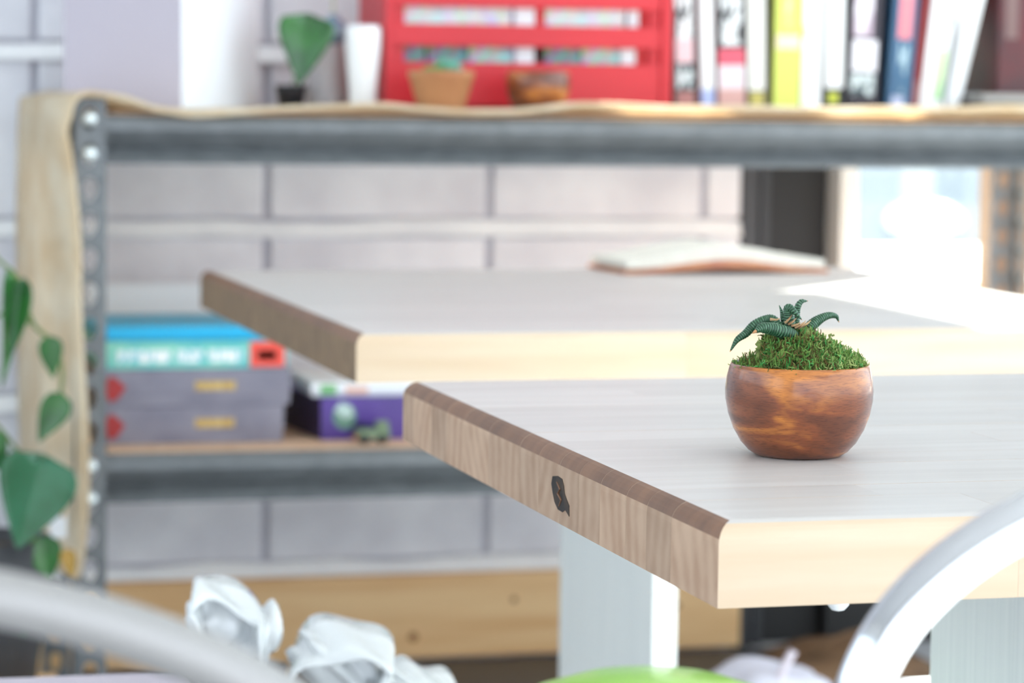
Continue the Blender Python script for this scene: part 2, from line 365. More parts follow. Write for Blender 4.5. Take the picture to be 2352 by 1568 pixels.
# glazed wall on the right
wr = tag(empty('window_2', (0, 0, 0)), 'tall shop window filling the right wall', None, kind='structure')
box('plinth', WALL_X, WALL_X + .1, FRONT_Y, GLZ_Y - .01, 0, .25, M['black'], wr)
box('header', WALL_X, WALL_X + .1, FRONT_Y, GLZ_Y - .01, HEAD, CEIL, M['white'], wr)
ys = [FRONT_Y, -.05, 1.55, 3.15, GLZ_Y - .01]
for y in ys[:-1]: box('mullion', WALL_X, WALL_X + .08, y, y + .06, .25, HEAD, M['whiteframe'], wr)
for y0, y1 in zip(ys, ys[1:]): box('pane', WALL_X + .04, WALL_X + .046, y0 + .06, y1, .25, HEAD, M['glass'], wr)

# front of the room behind the camera: unseen header and pier added to cut the frontal light
wf = tag(empty('wall_front', (0, 0, 0)), 'added front wall with a wide open doorway, limiting the frontal light', None, kind='structure')
box('header', LEFT_X, WALL_X, FRONT_Y - .12, FRONT_Y, 2.35, CEIL, M['white'], wf)
box('pier', LEFT_X, -1.3, FRONT_Y - .12, FRONT_Y, 0, 2.349, M['white'], wf)
# outside
tag(box('window_ledge', 1.2, 3.6, GLZ_Y + .12, 6.15, -.12, .655, M['whiteframe'], None, .02), 'broad white sunlit ledge outside the back window', 'ledge')
tag(box('added_dark_mat', LEFT_X + .05, WALL_END + .3, 4.38, WALL_Y - .047, 0.0005, .008, M['darkgrey'], None, .002), 'added dark mat covering the pale floor along the foot of the block wall', 'mat')  # mat added so the pale, light-bouncing floor reads dark along the wall
tag(box('pavement', -30, 40, -30, 40, -.30, -.12, mat('pale_pavement', rgb(112, 112, 116), .9, c2=rgb(98, 98, 102), scale=.8)), 'pale street pavement outside the window', None, kind='structure')
bld = tag(empty('street_building', (6.0, 14.5, -.12)), 'pale grey building across the street seen through the window', 'building')
m_fac = mat('pale_facade', rgb(132, 146, 154), .9, c2=rgb(112, 126, 136), scale=.7); m_dk = mat('shaded_glazing', rgb(62, 78, 92), .3)
box('facade', -9, 9, 0, 4, 0, 9.3, m_fac, bld); box('roof_edge', -9.2, 9.2, -.2, 4, 9.3, 9.6, m_fac, bld)
for k in range(9):
    f = box('shop_window', -8.4 + k * 1.9, -7.2 + k * 1.9, -.03, .02, .25, .95, m_dk, bld); box('window_frame', -8.45 + k * 1.9, -7.15 + k * 1.9, -.06, -.031, .95, 1.02, M['whiteframe'], f)
# parked car
def make_car(loc, rz):
    t = tag(empty('car', loc, rz), 'pale silver parked car blurred beyond the back window', 'car')
    cp = mat('silver_blue_car_paint', rgb(138, 142, 142), .3, coat=.6)
    prof = [(-2.1, .28), (-2.12, .62), (-1.95, .78), (-1.1, .86), (-.55, 1.3), (.75, 1.34), (1.45, .92), (2.05, .84), (2.14, .55), (2.1, .28)]
    build('body', prism_bm(prof, -.85, .85, 'y'), cp, t)
    gl = mat('car_glass', rgb(60, 76, 88), .08)
    for s in (-1, 1):
        build('side_window', prism_bm([(-.95, .9), (-.5, 1.24), (.05, 1.26), (.05, .9)], s * .851, s * .862, 'y'), gl, t)
        build('side_window', prism_bm([(.12, .9), (.12, 1.26), (.68, 1.27), (1.2, .92)], s * .851, s * .862, 'y'), gl, t)
    for s in (-1, 1):
        hl = build('headlight', lathe_bm([(0, .05), (.06, .04), (.1, .015), (.11, 0), (0, 0)], 20), mat('bright_headlight', rgb(250, 252, 255), .1), t, smooth=True)
        hl.location = (-2.07, s * .56, .73); hl.rotation_euler = (0, -math.pi / 2 + .35, 0); hl.scale = (.62, 1.15, 1)
    box('grille', -2.14, -2.121, -.3, .3, .42, .6, m_dk, t); box('bumper', -2.2, -2.13, -.8, .8, .26, .38, m_dk, t, .01)
    ty = mat('tyre', rgb(26, 26, 28), .8)
    for x in (-1.3, 1.35):
        for s in (-1, 1):
            w = build('wheel', lathe_bm([(0, -.1), (.29, -.1), (.31, -.07), (.31, .07), (.29, .1), (0, .1)], 24), ty, t); w.location = (x, s * .8, .31); w.rotation_euler.x = math.pi / 2
            h = build('hubcap', lathe_bm([(0, .108), (.18, .105), (.18, .101), (0, .101)], 18), M['rivet'], w); h.rotation_euler.x = 0 if s < 0 else math.pi
    return t
make_car((3.48, 10.4, -.12), R(72))

# ================================================================== TABLES
def make_table(name, label, loc, rotz, W, D, T, bounds, joints, endmat, ped, seed, knot=None):
    rr = random.Random(seed)
    t = tag(empty(name, loc, rotz), label, 'table', 'butcher block tables')
    top = None
    n = len(bounds) - 1
    for i in range(n):
        y0, y1 = bounds[i] + (.00015 if i else 0), bounds[i + 1] - (.00015 if i < n - 1 else 0)
        js = sorted([0.0] + joints(i, rr) + [W])
        for k in range(len(js) - 1):
            x0, x1 = js[k], js[k + 1]
            bm = box_bm(x0, x1 - (.00012 if k < len(js) - 2 else 0), y0, y1, -T, rr.uniform(-.00015, 0))
            es = []
            for e in bm.edges:
                a, b = e.verts
                if a.co.z > -.01 and b.co.z > -.01:
                    if k == 0 and abs(a.co.x) < 1e-6 and abs(b.co.x) < 1e-6: es.append(e)
                    if k == len(js) - 2 and abs(a.co.x - W) < 1e-6 and abs(b.co.x - W) < 1e-6: es.append(e)
                    if i == 0 and abs(a.co.y) < 1e-6 and abs(b.co.y) < 1e-6: es.append(e)
                    if i == n - 1 and abs(a.co.y - D) < 1e-6 and abs(b.co.y - D) < 1e-6: es.append(e)
            if es: bmesh.ops.bevel(bm, geom=es, offset=.0135, segments=6, affect='EDGES', profile=.5)
            bmesh.ops.recalc_face_normals(bm, faces=bm.faces[:])
            for f in bm.faces:
                nx, ny, nz = f.normal
                if nz > .97: f.material_index = 0
                elif abs(nx) > .95: f.material_index = 1
                elif abs(nx) > .15 and nz > .05: f.material_index = 2
                elif abs(ny) > .5: f.material_index = 3
                else: f.material_index = 0
            o = build('stave', bm, [M['top'], endmat, M['varnish'], M['edge']], t)
            if knot and i == knot[0] and k == 0:
                pts = [(-.0105, .017), (-.004, .020), (.002, .019), (.0045, .012), (.0055, .004), (.008, -.001), (.0115, -.007), (.0118, -.019), (.0065, -.014), (.003, -.018), (-.003, -.0175), (-.0075, -.011), (-.010, -.002), (-.012, .008)]
                kb = prism_bm([(-a + knot[1], b + knot[2]) for a, b in [(1.9 * a_, .62 * b_) for a_, b_ in pts]], -.0004, .002, 'x')
                kn = build('knot', kb, M['knot'], o); kn['label'] = 'dark knot in the end grain'
                build('knot_crack', tube_bm([(-.0006, knot[1] + .008, knot[2] + .008), (-.0008, knot[1] - .001, knot[2] + .004), (-.0008, knot[1] + .004, knot[2] + .0005), (-.0008, knot[1] - .004, knot[2] - .003), (-.0006, knot[1] + .002, knot[2] - .008)], lambda t: .0010 * (1 - .6 * abs(2 * t - 1)), 6), M['varnish'], o)
    px0, px1, py0, py1 = ped
    box('pedestal', px0, px1, py0, py1, -.728, -T - .006, M['leg'], t, .0015)
    box('mounting_plate', px0 - .09, px1 + .09, py0 + .02, py1 - .02, -T - .006, -T - .0005, M['leg'], t)
    box('foot', px0 - .22, px1 + .22, py0 - .05, py1 + .05, -.7495, -.728, M['leg'], t, .004)
    return t
D1, W1 = .815, .95
yb = [1.568, 1.673, 1.732, 1.784, 1.852, 1.911, 1.969, 2.032, 2.095, 2.201, 2.291, 2.359, 2.422, 2.499, 2.547]
b1 = [(v - 1.568) / (2.547 - 1.568) * D1 for v in yb]
kn_i = 5
ky = (1.942 - 1.568) / (2.547 - 1.568) * D1
t1 = make_table('butcher_block_table', 'front butcher block table with dark knot in its edge, carrying the potted succulent', (.516, 1.565, .75), R(1.3), W1, D1, .051, b1,
           lambda i, r: [r.uniform(.12, .42), r.uniform(.52, .85)], M['endgrain'], (.40, .431, .21, .60), 3, (kn_i, ky + .018, -.0305))
build('glide_stud', lathe_bm([(0, -.006), (.004, -.005), (.0065, -.002), (.007, 0), (0, 0)], 20), M['whitegloss'], t1, (.0795, .010, -.0512), smooth=True)
b2 = [0, .055, .14, .24, .37, .49, .60, .72, .83, .92, 1.02]
make_table('butcher_block_table', 'butcher block table behind the front one, with sunlight across its right side', (.545, 2.842, .75), R(1.2), .95, 1.02, .051, b2,
           lambda i, r: [r.uniform(.2, .45), r.uniform(.55, .85)], M['endgrain_far'], (.432, .463, .335, .73), 5)

# ================================================================== POTTED SUCCULENT
BC = Vector((.667, 1.852, .75))
def make_bowl(parent, name='bowl', s=1.0):
    prof = [(0, 0), (.026, 0), (.030, .0006), (.0345, .0035), (.0400, .0095), (.0452, .0185), (.0490, .029), (.0509, .039), (.0512, .046), (.0502, .0545), (.0486, .0608), (.0476, .0630), (.0466, .0637), (.0455, .0628), (.0452, .060), (.0470, .048), (.0465, .036), (.040, .020), (.028, .010), (0, .007)]
    return build(name, lathe_bm([(r * s, z * s) for r, z in prof], 96), M['bowl'], parent, smooth=True)
suc = tag(empty('potted_succulent', BC), 'small succulent with green moss in a round polished wooden bowl on the front table', 'potted plant')
make_bowl(suc).rotation_euler.z = 1.7
def mound(x, y):
    r = math.hypot(x, y)
    # x measured across the bowl as seen from the front
    u = x * .97 - y * .24
    if u < -.028: h = .002 + max(0, (u + .040)) * .3
    elif u < -.023: h = .0056 + (u + .028) / .005 * .0155
    elif u < .004: h = .0211 + .0044 * (u + .023) / .027
    else: h = .0255 - (u - .004) / .038 * .021
    v = abs(x * .24 + y * .97)
    h *= max(0, 1 - (v / .043) ** 2.2); h += .0016 * math.sin(x * 420) * math.sin(y * 380 + 1) + .001 * math.sin(x * 900 + y * 700)
    if r > .0445: h -= (r - .0445) * 2
    return .0605 + h
bm = bmesh.new(); N = 40; grid = {}
for i in range(N + 1):
    for j in range(N + 1):
        x = -.045 + .09 * i / N; y = -.045 + .09 * j / N
        if math.hypot(x, y) <= .0452: grid[i, j] = bm.verts.new((x, y, mound(x, y) - .0025))
for i in range(N):
    for j in range(N):
        q = [(i, j), (i + 1, j), (i + 1, j + 1), (i, j + 1)]
        if all(k in grid for k in q): bm.faces.new([grid[k] for k in q])
build('moss_bed', bm, mat('moss_shadow', rgb(50, 66, 22), .95, c2=rgb(92, 78, 40), scale=160), suc, smooth=True)
def moss(name, count, m, seed, rad, xr=None):
    rr = random.Random(seed); bm = bmesh.new(); k = 0
    while k < count:
        x, y = rr.uniform(-.046, .046), rr.uniform(-.046, .046)
        if math.hypot(x, y) > .0445 or (y > .025): continue
        if xr and not (xr[0] < x < xr[1]): continue
        k += 1
        p = Vector((x, y, mound(x, y) - .002 + rr.uniform(0, .0012))); a = rr.uniform(0, 6.28); b = rr.uniform(-.2, .9); path = [p.copy()]
        L = rr.uniform(.0009, .0017); da = rr.uniform(-1.3, 1.3); db = rr.uniform(-1.0, .5)
        for s in range(5):
            p = p + L * Vector((math.cos(a) * math.cos(b), math.sin(a) * math.cos(b), math.sin(b))); path.append(p.copy()); a += da; b += db
        tube_bm(path, lambda t: rad * (1 - .5 * t), 3, bm, cap=False)
    return tag(build(name, bm, m, suc), kind='stuff')
moss('moss', 3000, mat('green_moss', rgb(62, 108, 34), .8, c2=rgb(122, 150, 70), scale=90, lo=.35, hi=.65), 1, .00062)
moss('moss', 1500, mat('brown_moss', rgb(112, 92, 46), .85, c2=rgb(74, 84, 34), scale=70), 2, .00055, (-.04, .012))
moss('moss', 800, mat('bright_moss', rgb(44, 132, 48), .7, c2=rgb(84, 156, 76), scale=60), 3, .0006)
moss('moss', 1000, mat('pale_moss', rgb(168, 182, 110), .85, c2=rgb(140, 160, 90), scale=60), 4, .0006, (.0, .042))
lm = None
def succ_leaf_mat():
    t = NT('ridged_succulent_leaf'); b = t.b; b.inputs['Roughness'].default_value = .42
    at = t.n('ShaderNodeAttribute', attribute_name='ridge')
    rp = t.n('ShaderNodeValToRGB'); e = rp.color_ramp.elements; e[0].position = .25; e[0].color = rgb(26, 60, 38); e[1].position = .95; e[1].color = rgb(126, 166, 132)
    x = e.new(.6); x.color = rgb(48, 94, 62)
    t.l(at.outputs['Fac'], rp.inputs[0]); t.l(rp.outputs[0], b.inputs['Base Color'])
    return t.m
lm = succ_leaf_mat(); tipm = mat('dry_leaf_tip', rgb(186, 136, 92), .7)
def cp(cx, cy, dy=0.0):           # measured spot on the plant -> place relative to the bowl
    return on_y(1640 + cx / 5.88, 660 + cy / 5.88, BC.y + dy) - BC
S58 = 1.92 / FPX / 5.88 * 1.12
def succ_leaf(pts, widths, dys, ridges, flat=.95, tip=True):
    path = spline([cp(x, y, d) for (x, y), d in zip(pts, dys)], 90)
    amp = .075
    bm = bmesh.new(); seg = 14
    rad = lambda t: lerp_list(widths, t) * S58 / 2 * (1 + amp * math.sin(t * ridges * 2 * math.pi))
    tube_bm(path, rad, seg, bm, flat=flat)
    me_o = build('succulent_leaf', bm, lm, suc, smooth=True)
    at = me_o.data.attributes.new('ridge', 'FLOAT', 'POINT')
    rr = random.Random(ridges)
    for i, v in enumerate(me_o.data.vertices):
        t = (i // seg) / 89
        at.data[i].value = min(1, max(0, .42 + .36 * math.sin(t * ridges * 2 * math.pi) + rr.uniform(-.2, .2) + .35 * max(0, .18 - t) / .18))
    if tip:
        a, b = path[-1], path[-3]; d = (a - b).normalized()
        w = widths[-1] * S58 / 2
        build('dry_tip', tube_bm([a - d * w, a + d * w * .8, a + d * w * 2], lambda t: w * (1.05 - .8 * t), 8), tipm, me_o, smooth=True)
    return me_o
succ_leaf([(900, 560), (800, 440), (690, 440), (540, 510), (430, 620), (310, 710), (225, 850)], [110, 125, 125, 120, 105, 75, 22], [.0, .004, .006, .006, .005, .003, .002], 30)
succ_leaf([(1180, 740), (1060, 650), (930, 600), (780, 560), (650, 545), (565, 590)], [120, 160, 175, 160, 130, 55], [-.004, -.008, -.012, -.015, -.018, -.020], 22)
succ_leaf([(1230, 640), (1290, 540), (1380, 460), (1480, 400), (1570, 375), (1650, 390), (1680, 450)], [110, 150, 135, 105, 85, 60, 22], [0, .002, .004, .005, .006, .007, .007], 24)
succ_leaf([(1120, 560), (1120, 420), (1125, 330), (1135, 250), (1180, 190), (1255, 182)], [80, 70, 75, 85, 65, 18], [.006, .007, .008, .008, .009, .010], 13)
succ_leaf([(1030, 560), (1020, 450), (1000, 350), (995, 285), (1030, 275), (1090, 335), (1180, 430)], [130, 140, 125, 105, 90, 75, 14], [-.001, -.002, -.003, -.004, -.006, -.008, -.009], 18)
succ_leaf([(960, 520), (930, 400), (915, 330), (880, 240)], [90, 70, 48, 8], [.003, .004, .004, .005], 9, tip=False)
succ_leaf([(1090, 560), (1110, 480), (1120, 410)], [70, 60, 40], [0, 0, 0], 5, tip=False)
bm = bmesh.new(); rr = random.Random(5)
for cx, cy in ((1040, 520), (1090, 545), (1000, 500), (1150, 560), (1190, 520), (960, 480), (1300, 610), (760, 430)):
    p = cp(cx, cy, -.006); a = rr.uniform(-1, 1)
    tube_bm([p, p + Vector((.004 * math.cos(a), -.001, .004 * math.sin(a))), p + Vector((.007 * math.cos(a), 0, .006 * math.sin(a) + .001))], lambda t: .0028 * (1 - .8 * t), 6, bm, flat=.4)
build('dry_leaf_base', bm, mat('papery_tan', rgb(206, 172, 128), .8, c2=rgb(160, 120, 84), scale=120), suc, smooth=True)
# clumped moss twigs on the right slope
for pts, r in (([(1200, 560), (1260, 650), (1350, 740), (1440, 840), (1560, 900)], .0042), ([(1600, 860), (1590, 780), (1570, 690), (1560, 640), (1620, 650)], .0013), ([(1800, 980), (1820, 1060), (1825, 1110)], .0022), ([(600, 740), (605, 850), (590, 980)], .0022), ([(990, 640), (1010, 680), (1040, 720)], .0014)):
    path = spline([cp(x, y, -.010 if x > 1000 else -.004) for x, y in pts], 14)
    rq = random.Random(int(pts[0][0]))
    build('moss_twig', tube_bm([p + Vector((rq.uniform(-1, 1), rq.uniform(-1, 1), rq.uniform(-1, 1))) * r * .35 for p in path], lambda t: r * (1 - .35 * t) * rq.uniform(.7, 1.1), 7), mat('moss_twig_green', rgb(142, 156, 88), .85, c2=rgb(92, 112, 50), scale=200), suc, smooth=True)

# ================================================================== SHELVING UNIT
SH_X0, SH_X1, SH_Y0, SH_Y1 = .378, 2.112, 4.15, 4.745
PH, PW = .981, .047
unit = tag(empty('shelving_unit', (SH_X0, SH_Y0, 0)), 'grey slotted steel shelving unit with two tiers against the block wall', 'shelving unit')
def hole_flange(width, zmax, zhole0, pitch=.0508):
    """flat strip in (u,z) with real keyhole slots"""
    bm = bmesh.new(); t = .002
    zs = zhole0
    cells = []
    while zs - pitch / 2 > 0: zs -= pitch
    cur = 0.0
    def slab(z0, z1):
        v = [bm.verts.new(p) for p in ((0, 0, z0), (width, 0, z0), (width, 0, z1), (0, 0, z1))]; bm.faces.new(v)
    while zs + pitch / 2 < zmax:
        z0, z1 = zs - pitch / 2, zs + pitch / 2
        if z0 < 0: zs += pitch; continue
        if z0 > cur + 1e-5: slab(cur, z0)
        n = 16; hp = []; op = []
        for k in range(n):
            a = 2 * math.pi * k / n + math.pi / 4
            ca, sa = math.cos(a), math.sin(a)
            w = .0112 if sa > -.2 else .0112 * (1 + sa * .55 + .11)
            hp.append((width / 2 + w * ca, zs + (.0165 * sa if sa > 0 else .0185 * sa)))
            m = max(abs(ca), abs(sa)); op.append((width / 2 + width / 2 * ca / m, zs + pitch / 2 * sa / m))
        hv = [bm.verts.new((a, 0, b)) for a, b in hp]; ov = [bm.verts.new((a, 0, b)) for a, b in op]
        for k in range(n): bm.faces.new((ov[k], ov[(k + 1) % n], hv[(k + 1) % n], hv[k]))
        cur = z1; zs += pitch
    slab(cur, zmax)
    bmesh.ops.remove_doubles(bm, verts=bm.verts[:], dist=1e-5)
    g = bmesh.ops.extrude_face_region(bm, geom=bm.faces[:])
    for v in g['geom']:
        if isinstance(v, bmesh.types.BMVert): v.co.y += t
    return bm
zr0 = on_y(207, 353, SH_Y0).z
fl = None
for (x, y, sx, sy) in ((SH_X0, SH_Y0, 1, 1), (SH_X1, SH_Y0, -1, 1), (SH_X0, SH_Y1, 1, -1), (SH_X1, SH_Y1, -1, -1)):
    p = empty('post'); p.parent = unit; p.location = (x - SH_X0, y - SH_Y0, 0)
    bm = hole_flange(PW, PH, zr0)
    b2_ = hole_flange(PW, PH, zr0)
    if sx < 0: bmesh.ops.scale(bm, vec=(-1, 1, 1), verts=bm.verts[:])
    if sy < 0: bmesh.ops.translate(bm, vec=(0, -.002, 0), verts=bm.verts[:])
    build('front_flange' if sy > 0 else 'rear_flange', bm, M['steel'], p)
    bmesh.ops.rotate(b2_, cent=(0, 0, 0), matrix=Matrix.Rotation(math.pi / 2, 3, 'Z'), verts=b2_.verts[:])
    bmesh.ops.translate(b2_, vec=(.002 if sx > 0 else 0, .0, 0), verts=b2_.verts[:])
    if sy < 0: bmesh.ops.scale(b2_, vec=(1, -1, 1), verts=b2_.verts[:])
    build('side_flange', b2_, M['steel'], p)
def beam_bm(x0, x1, zt, y, s=1):
    prof = [(.030, 0), (-.004, -.001), (-.012, -.008), (-.013, -.024), (.020, -.050), (-.014, -.069), (-.015, -.072), (-.012, -.073), (.026, -.051), (-.009, -.022), (-.008, -.010), (.0, -.004), (.030, -.003)]
    return prism_bm([(y + s * a, zt + b) for a, b in prof], x0, x1, 'x')
def beamy_bm(y0, y1, zt, x, s=1):
    prof = [(0, 0), (.004, 0), (.004, -.07), (0, -.07)]
    return prism_bm([(x + s * a, zt + b) for a, b in prof], y0, y1, 'y')
LW, LD = SH_X1 - SH_X0, SH_Y1 - SH_Y0
riv = None
for zt in (.958, .461):
    build('beam', beam_bm(.044, LW - .044, zt, .012), M['steel'], unit)
    build('beam', beam_bm(.044, LW - .044, zt, LD - .012, -1), M['steel'], unit)
    build('end_beam', beamy_bm(.05, LD - .05, zt, .0045), M['steel'], unit)
    build('end_beam', beamy_bm(.05, LD - .05, zt, LW - .0045, -1), M['steel'], unit)
    box('shelf_board', .006, LW - .006, .016, LD - .016, zt - .014, zt + .002, M['chip'], unit)
    for x in (PW / 2, LW - PW / 2):
        for z in ((on_y(207, 272, SH_Y0).z, on_y(207, 353, SH_Y0).z) if zt > .9 else (on_y(218, 1070, SH_Y0).z, on_y(218, 1145, SH_Y0).z)):
            if riv is None:
                riv = build('rivet', lathe_bm([(0, .006), (.006, .0052), (.0098, .003), (.0112, 0), (.0112, -.003), (0, -.003)], 20), M['rivet'], unit, smooth=True)
                riv.location = (x, -.001, z); riv.rotation_euler.x = math.pi / 2
            else: link_copy(riv, 'rivet', unit, (x, -.001, z), (math.pi / 2, 0, 0))

# burlap runner over the top tier and down the left end
edge_px = [(225, 216), (290, 226), (350, 248), (400, 258), (450, 264), (540, 258), (640, 250), (760, 246), (880, 242), (960, 250), (1050, 256), (1180, 256), (1260, 248), (1330, 240), (1440, 243), (1550, 249), (1700, 247), (1900, 252), (2050, 250), (2200, 250), (2300, 245), (2420, 250)]
top_edge = [on_y(a, b, 4.135) for a, b in edge_px]
hang_px = [(168, 232), (160, 265), (150, 300), (158, 345), (168, 420), (176, 500), (181, 580), (181, 680), (184, 760), (189, 850), (196, 950), (199, 1060), (198, 1160), (192, 1240), (184, 1300), (172, 1330)]
hang_edge = [on_y(a, b, 4.125) for a, b in hang_px]
rows_f = hang_edge[::-1] + [on_y(190, 216, 4.13)] + top_edge + [Vector((2.125, 4.135, .965))]
bm = bmesh.new(); nd = 14; V = []
for i, p in enumerate(rows_f):
    r = []
    hang = i < len(hang_edge)
    for j in range(nd + 1):
        f = j / nd
        if hang:
            y = p.y + f * (4.775 - p.y)
            xr = .352 + .006 * math.sin(f * 9 + i * .25) + .003 * math.sin(f * 23)
            x = p.x * (1 - min(1, f * 7)) + xr * min(1, f * 7); zz = p.z
        else:
            y = p.y + f * (4.74 - p.y); x = p.x
            zz = p.z * (1 - min(1, f * 8)) + .9625 * min(1, f * 8)
            zz = max(zz, .9625) if x > SH_X0 + .05 else max(zz, .984)
            if x < SH_X0: zz = .984
        r.append(bm.verts.new((x, y, zz)))
    V.append(r)
for a, b in zip(V, V[1:]):
    for j in range(nd): bm.faces.new((a[j], a[j + 1], b[j + 1], b[j]))
cloth = build('burlap_runner', bm, M['burlap'], None, smooth=True)
sm = cloth.modifiers.new('thick', 'SOLIDIFY'); sm.thickness = .004; sm.offset = 1
tag(cloth, 'tan burlap cloth lying over the top shelf and hanging down its left end', 'cloth')
hp = []
for i, p in enumerate(rows_f): hp.append(p + Vector((0, -.001, .0)))
build('hem', tube_bm(spline(hp, 160), .0042, 7), M['burlap'], cloth, smooth=True)
tg = on_y(132, 1210, 4.2)
o = build('label_tag', box_bm(-.0125, .0125, -.001, .001, -.018, .018), M['whitecard'], cloth); o.location = on_y(134, 1208, 4.15) ; o['label'] = 'white woven tag'

# ================================================================== THINGS ON THE TOP SHELF
ZT = .9665
def floor_pt(px, y): return on_y(px, 250, y).x
# white carton turned corner-on
c0 = Vector((floor_pt(417, 4.20), 4.20)); cl = Vector((floor_pt(146, 4.40), 4.40)); cr_ = Vector((floor_pt(592, 4.50), 4.50))
cbk = cl + cr_ - c0
bm = bmesh.new()
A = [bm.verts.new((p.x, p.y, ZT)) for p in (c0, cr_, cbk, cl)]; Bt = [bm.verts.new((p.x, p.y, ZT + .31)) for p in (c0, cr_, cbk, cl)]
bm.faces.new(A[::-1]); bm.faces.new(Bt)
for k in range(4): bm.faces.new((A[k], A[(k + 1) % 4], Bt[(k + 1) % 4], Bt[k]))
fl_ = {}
carton = build('carton', bm, [M['whitecard'], mat('lavender_side_card', rgb(204, 194, 204), .7)])
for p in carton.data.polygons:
    if p.normal.x < -.3 and abs(p.normal.z) < .1: p.material_index = 1  # darker lavender on the left-facing side sets the contrast between faces
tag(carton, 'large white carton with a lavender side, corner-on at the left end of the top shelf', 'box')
bm = bmesh.new()
for a, b in ((cl, c0), (c0, cr_)):
    d = (b - a).normalized(); nrm = Vector((d.y, -d.x)); 
    q = [a + d * .002 + nrm * .0006, b - d * .002 + nrm * .0006]
    v = [bm.verts.new((q[0].x, q[0].y, ZT + .285)), bm.verts.new((q[1].x, q[1].y, ZT + .285)), bm.verts.new((q[1].x, q[1].y, ZT + .308)), bm.verts.new((q[0].x, q[0].y, ZT + .308))]
    bm.faces.new(v)
build('closing_flap', bm, M['whitecard'], carton)

# pots between carton and red rack
def leaf_bm(base, tip, width, normal, curl=.15, fold=.25, heart=.35, bm=None):
    bm = bm or bmesh.new(); base, tip = Vector(base), Vector(tip); d = tip - base; L = d.length; d.normalize()
    nrm = Vector(normal); nrm = (nrm - d * nrm.dot(d)).normalized(); s = d.cross(nrm).normalized()
    n, m = 14, 4; G = []
    for i in range(n + 1):
        t = i / n
        w = width / 2 * (math.sin(math.pi * t ** (.75 - heart * .4)) ** .8 * (1 - .35 * t) * 1.25 if 0 < t < 1 else 0.02)
        row = []
        for j in range(-m, m + 1):
            u = j / m
            p = base + d * (L * t - (heart * width * .25 * abs(u) * (1 - t) ** 4)) + s * (w * u) + nrm * (fold * w * abs(u) - curl * L * t * t)
            row.append(bm.verts.new(p))
        G.append(row)
    for a, b in zip(G, G[1:]):
        for j in range(2 * m): bm.faces.new((a[j], a[j + 1], b[j + 1], b[j]))
    return bm
def leaf(name, parent, base, tip, width, normal, m, **kw):
    o = build(name, leaf_bm(base, tip, width, normal, **kw), m, parent, smooth=True)
    md = o.modifiers.new('thick', 'SOLIDIFY'); md.thickness = .0008
    return o
sp = tag(empty('leafy_plant', (floor_pt(668, 4.40), 4.40, ZT)), 'single drooping green leaf plant in a small black pot beside the carton', 'potted plant')
build('pot', lathe_bm([(0, 0), (.019, 0), (.024, .028), (.0255, .030), (.0255, .036), (.022, .036), (.021, .030), (0, .029)], 32), M['darkpot'], sp, smooth=True)
build('soil', lathe_bm([(.021, .028), (.012, .033), (0, .034)], 20), M['soil'], sp)
o0 = Vector(sp.location)
lb, lt = on_y(706, 52, 4.34) - o0, on_y(686, 196, 4.33) - o0
leaf('leaf', sp, lb, lt, .074, (-.2, -1, .35), M['leaf'], curl=.05, fold=.15, heart=.8)
leaf('leaf', sp, on_y(715, 62, 4.36) - o0, on_y(642, 84, 4.36) - o0, .03, (0, -.6, .8), M['leaf'], curl=.1, fold=.35)
build('stem', tube_bm(spline([(0, 0, .03), (.012, .0, .06), lb * .6 + Vector((.02, .01, .04)), lb], 16), .0016, 6), M['stem'], sp, smooth=True)
cupm = mat('brushed_pewter', rgb(226, 226, 234), .4, metal=.1, c2=rgb(200, 190, 190), scale=6)
cu = tag(build('metal_cup', lathe_bm([(0, 0), (.031, 0), (.033, .002), (.034, .098), (.0345, .1), (.0325, .1), (.031, .004), (0, .003)], 40), cupm, None, (floor_pt(752, 4.44), 4.44, ZT), smooth=True), 'grey pewter cup standing behind the drooping green leaf', 'cup')
gb = tag(empty('glass_bulb_vase', (floor_pt(764, 4.44), 4.44, ZT + .1005)), 'small bluish glass bulb vase resting on the pewter cup', 'vase')
bulbm = mat('bluish_glass', rgb(160, 182, 190), .08, c2=rgb(104, 124, 160), scale=45, coat=.5)
build('glass_body', lathe_bm([(0, 0), (.012, .0), (.020, .007), (.024, .018), (.021, .032), (.012, .040), (.008, .044), (.009, .047), (.005, .047), (0, .03)], 28), bulbm, gb, smooth=True)
build('stem', tube_bm(spline([(0, 0, .03), (0, 0, .07), (-.002, 0, .12)], 10), .0024, 6), mat('pale_stem', rgb(196, 204, 176), .5), gb, smooth=True)
tag(build('white_vase', lathe_bm([(0, 0), (.019, 0), (.021, .003), (.0215, .03), (.025, .065), (.0275, .095), (.028, .118), (.0265, .127), (.024, .129), (.0235, .125), (.024, .1), (.018, .01), (0, .006)], 40), M['whitegloss'], None, (floor_pt(832, 4.34), 4.34, ZT), smooth=True), 'glossy white tapered vase beside the red rack', 'vase')

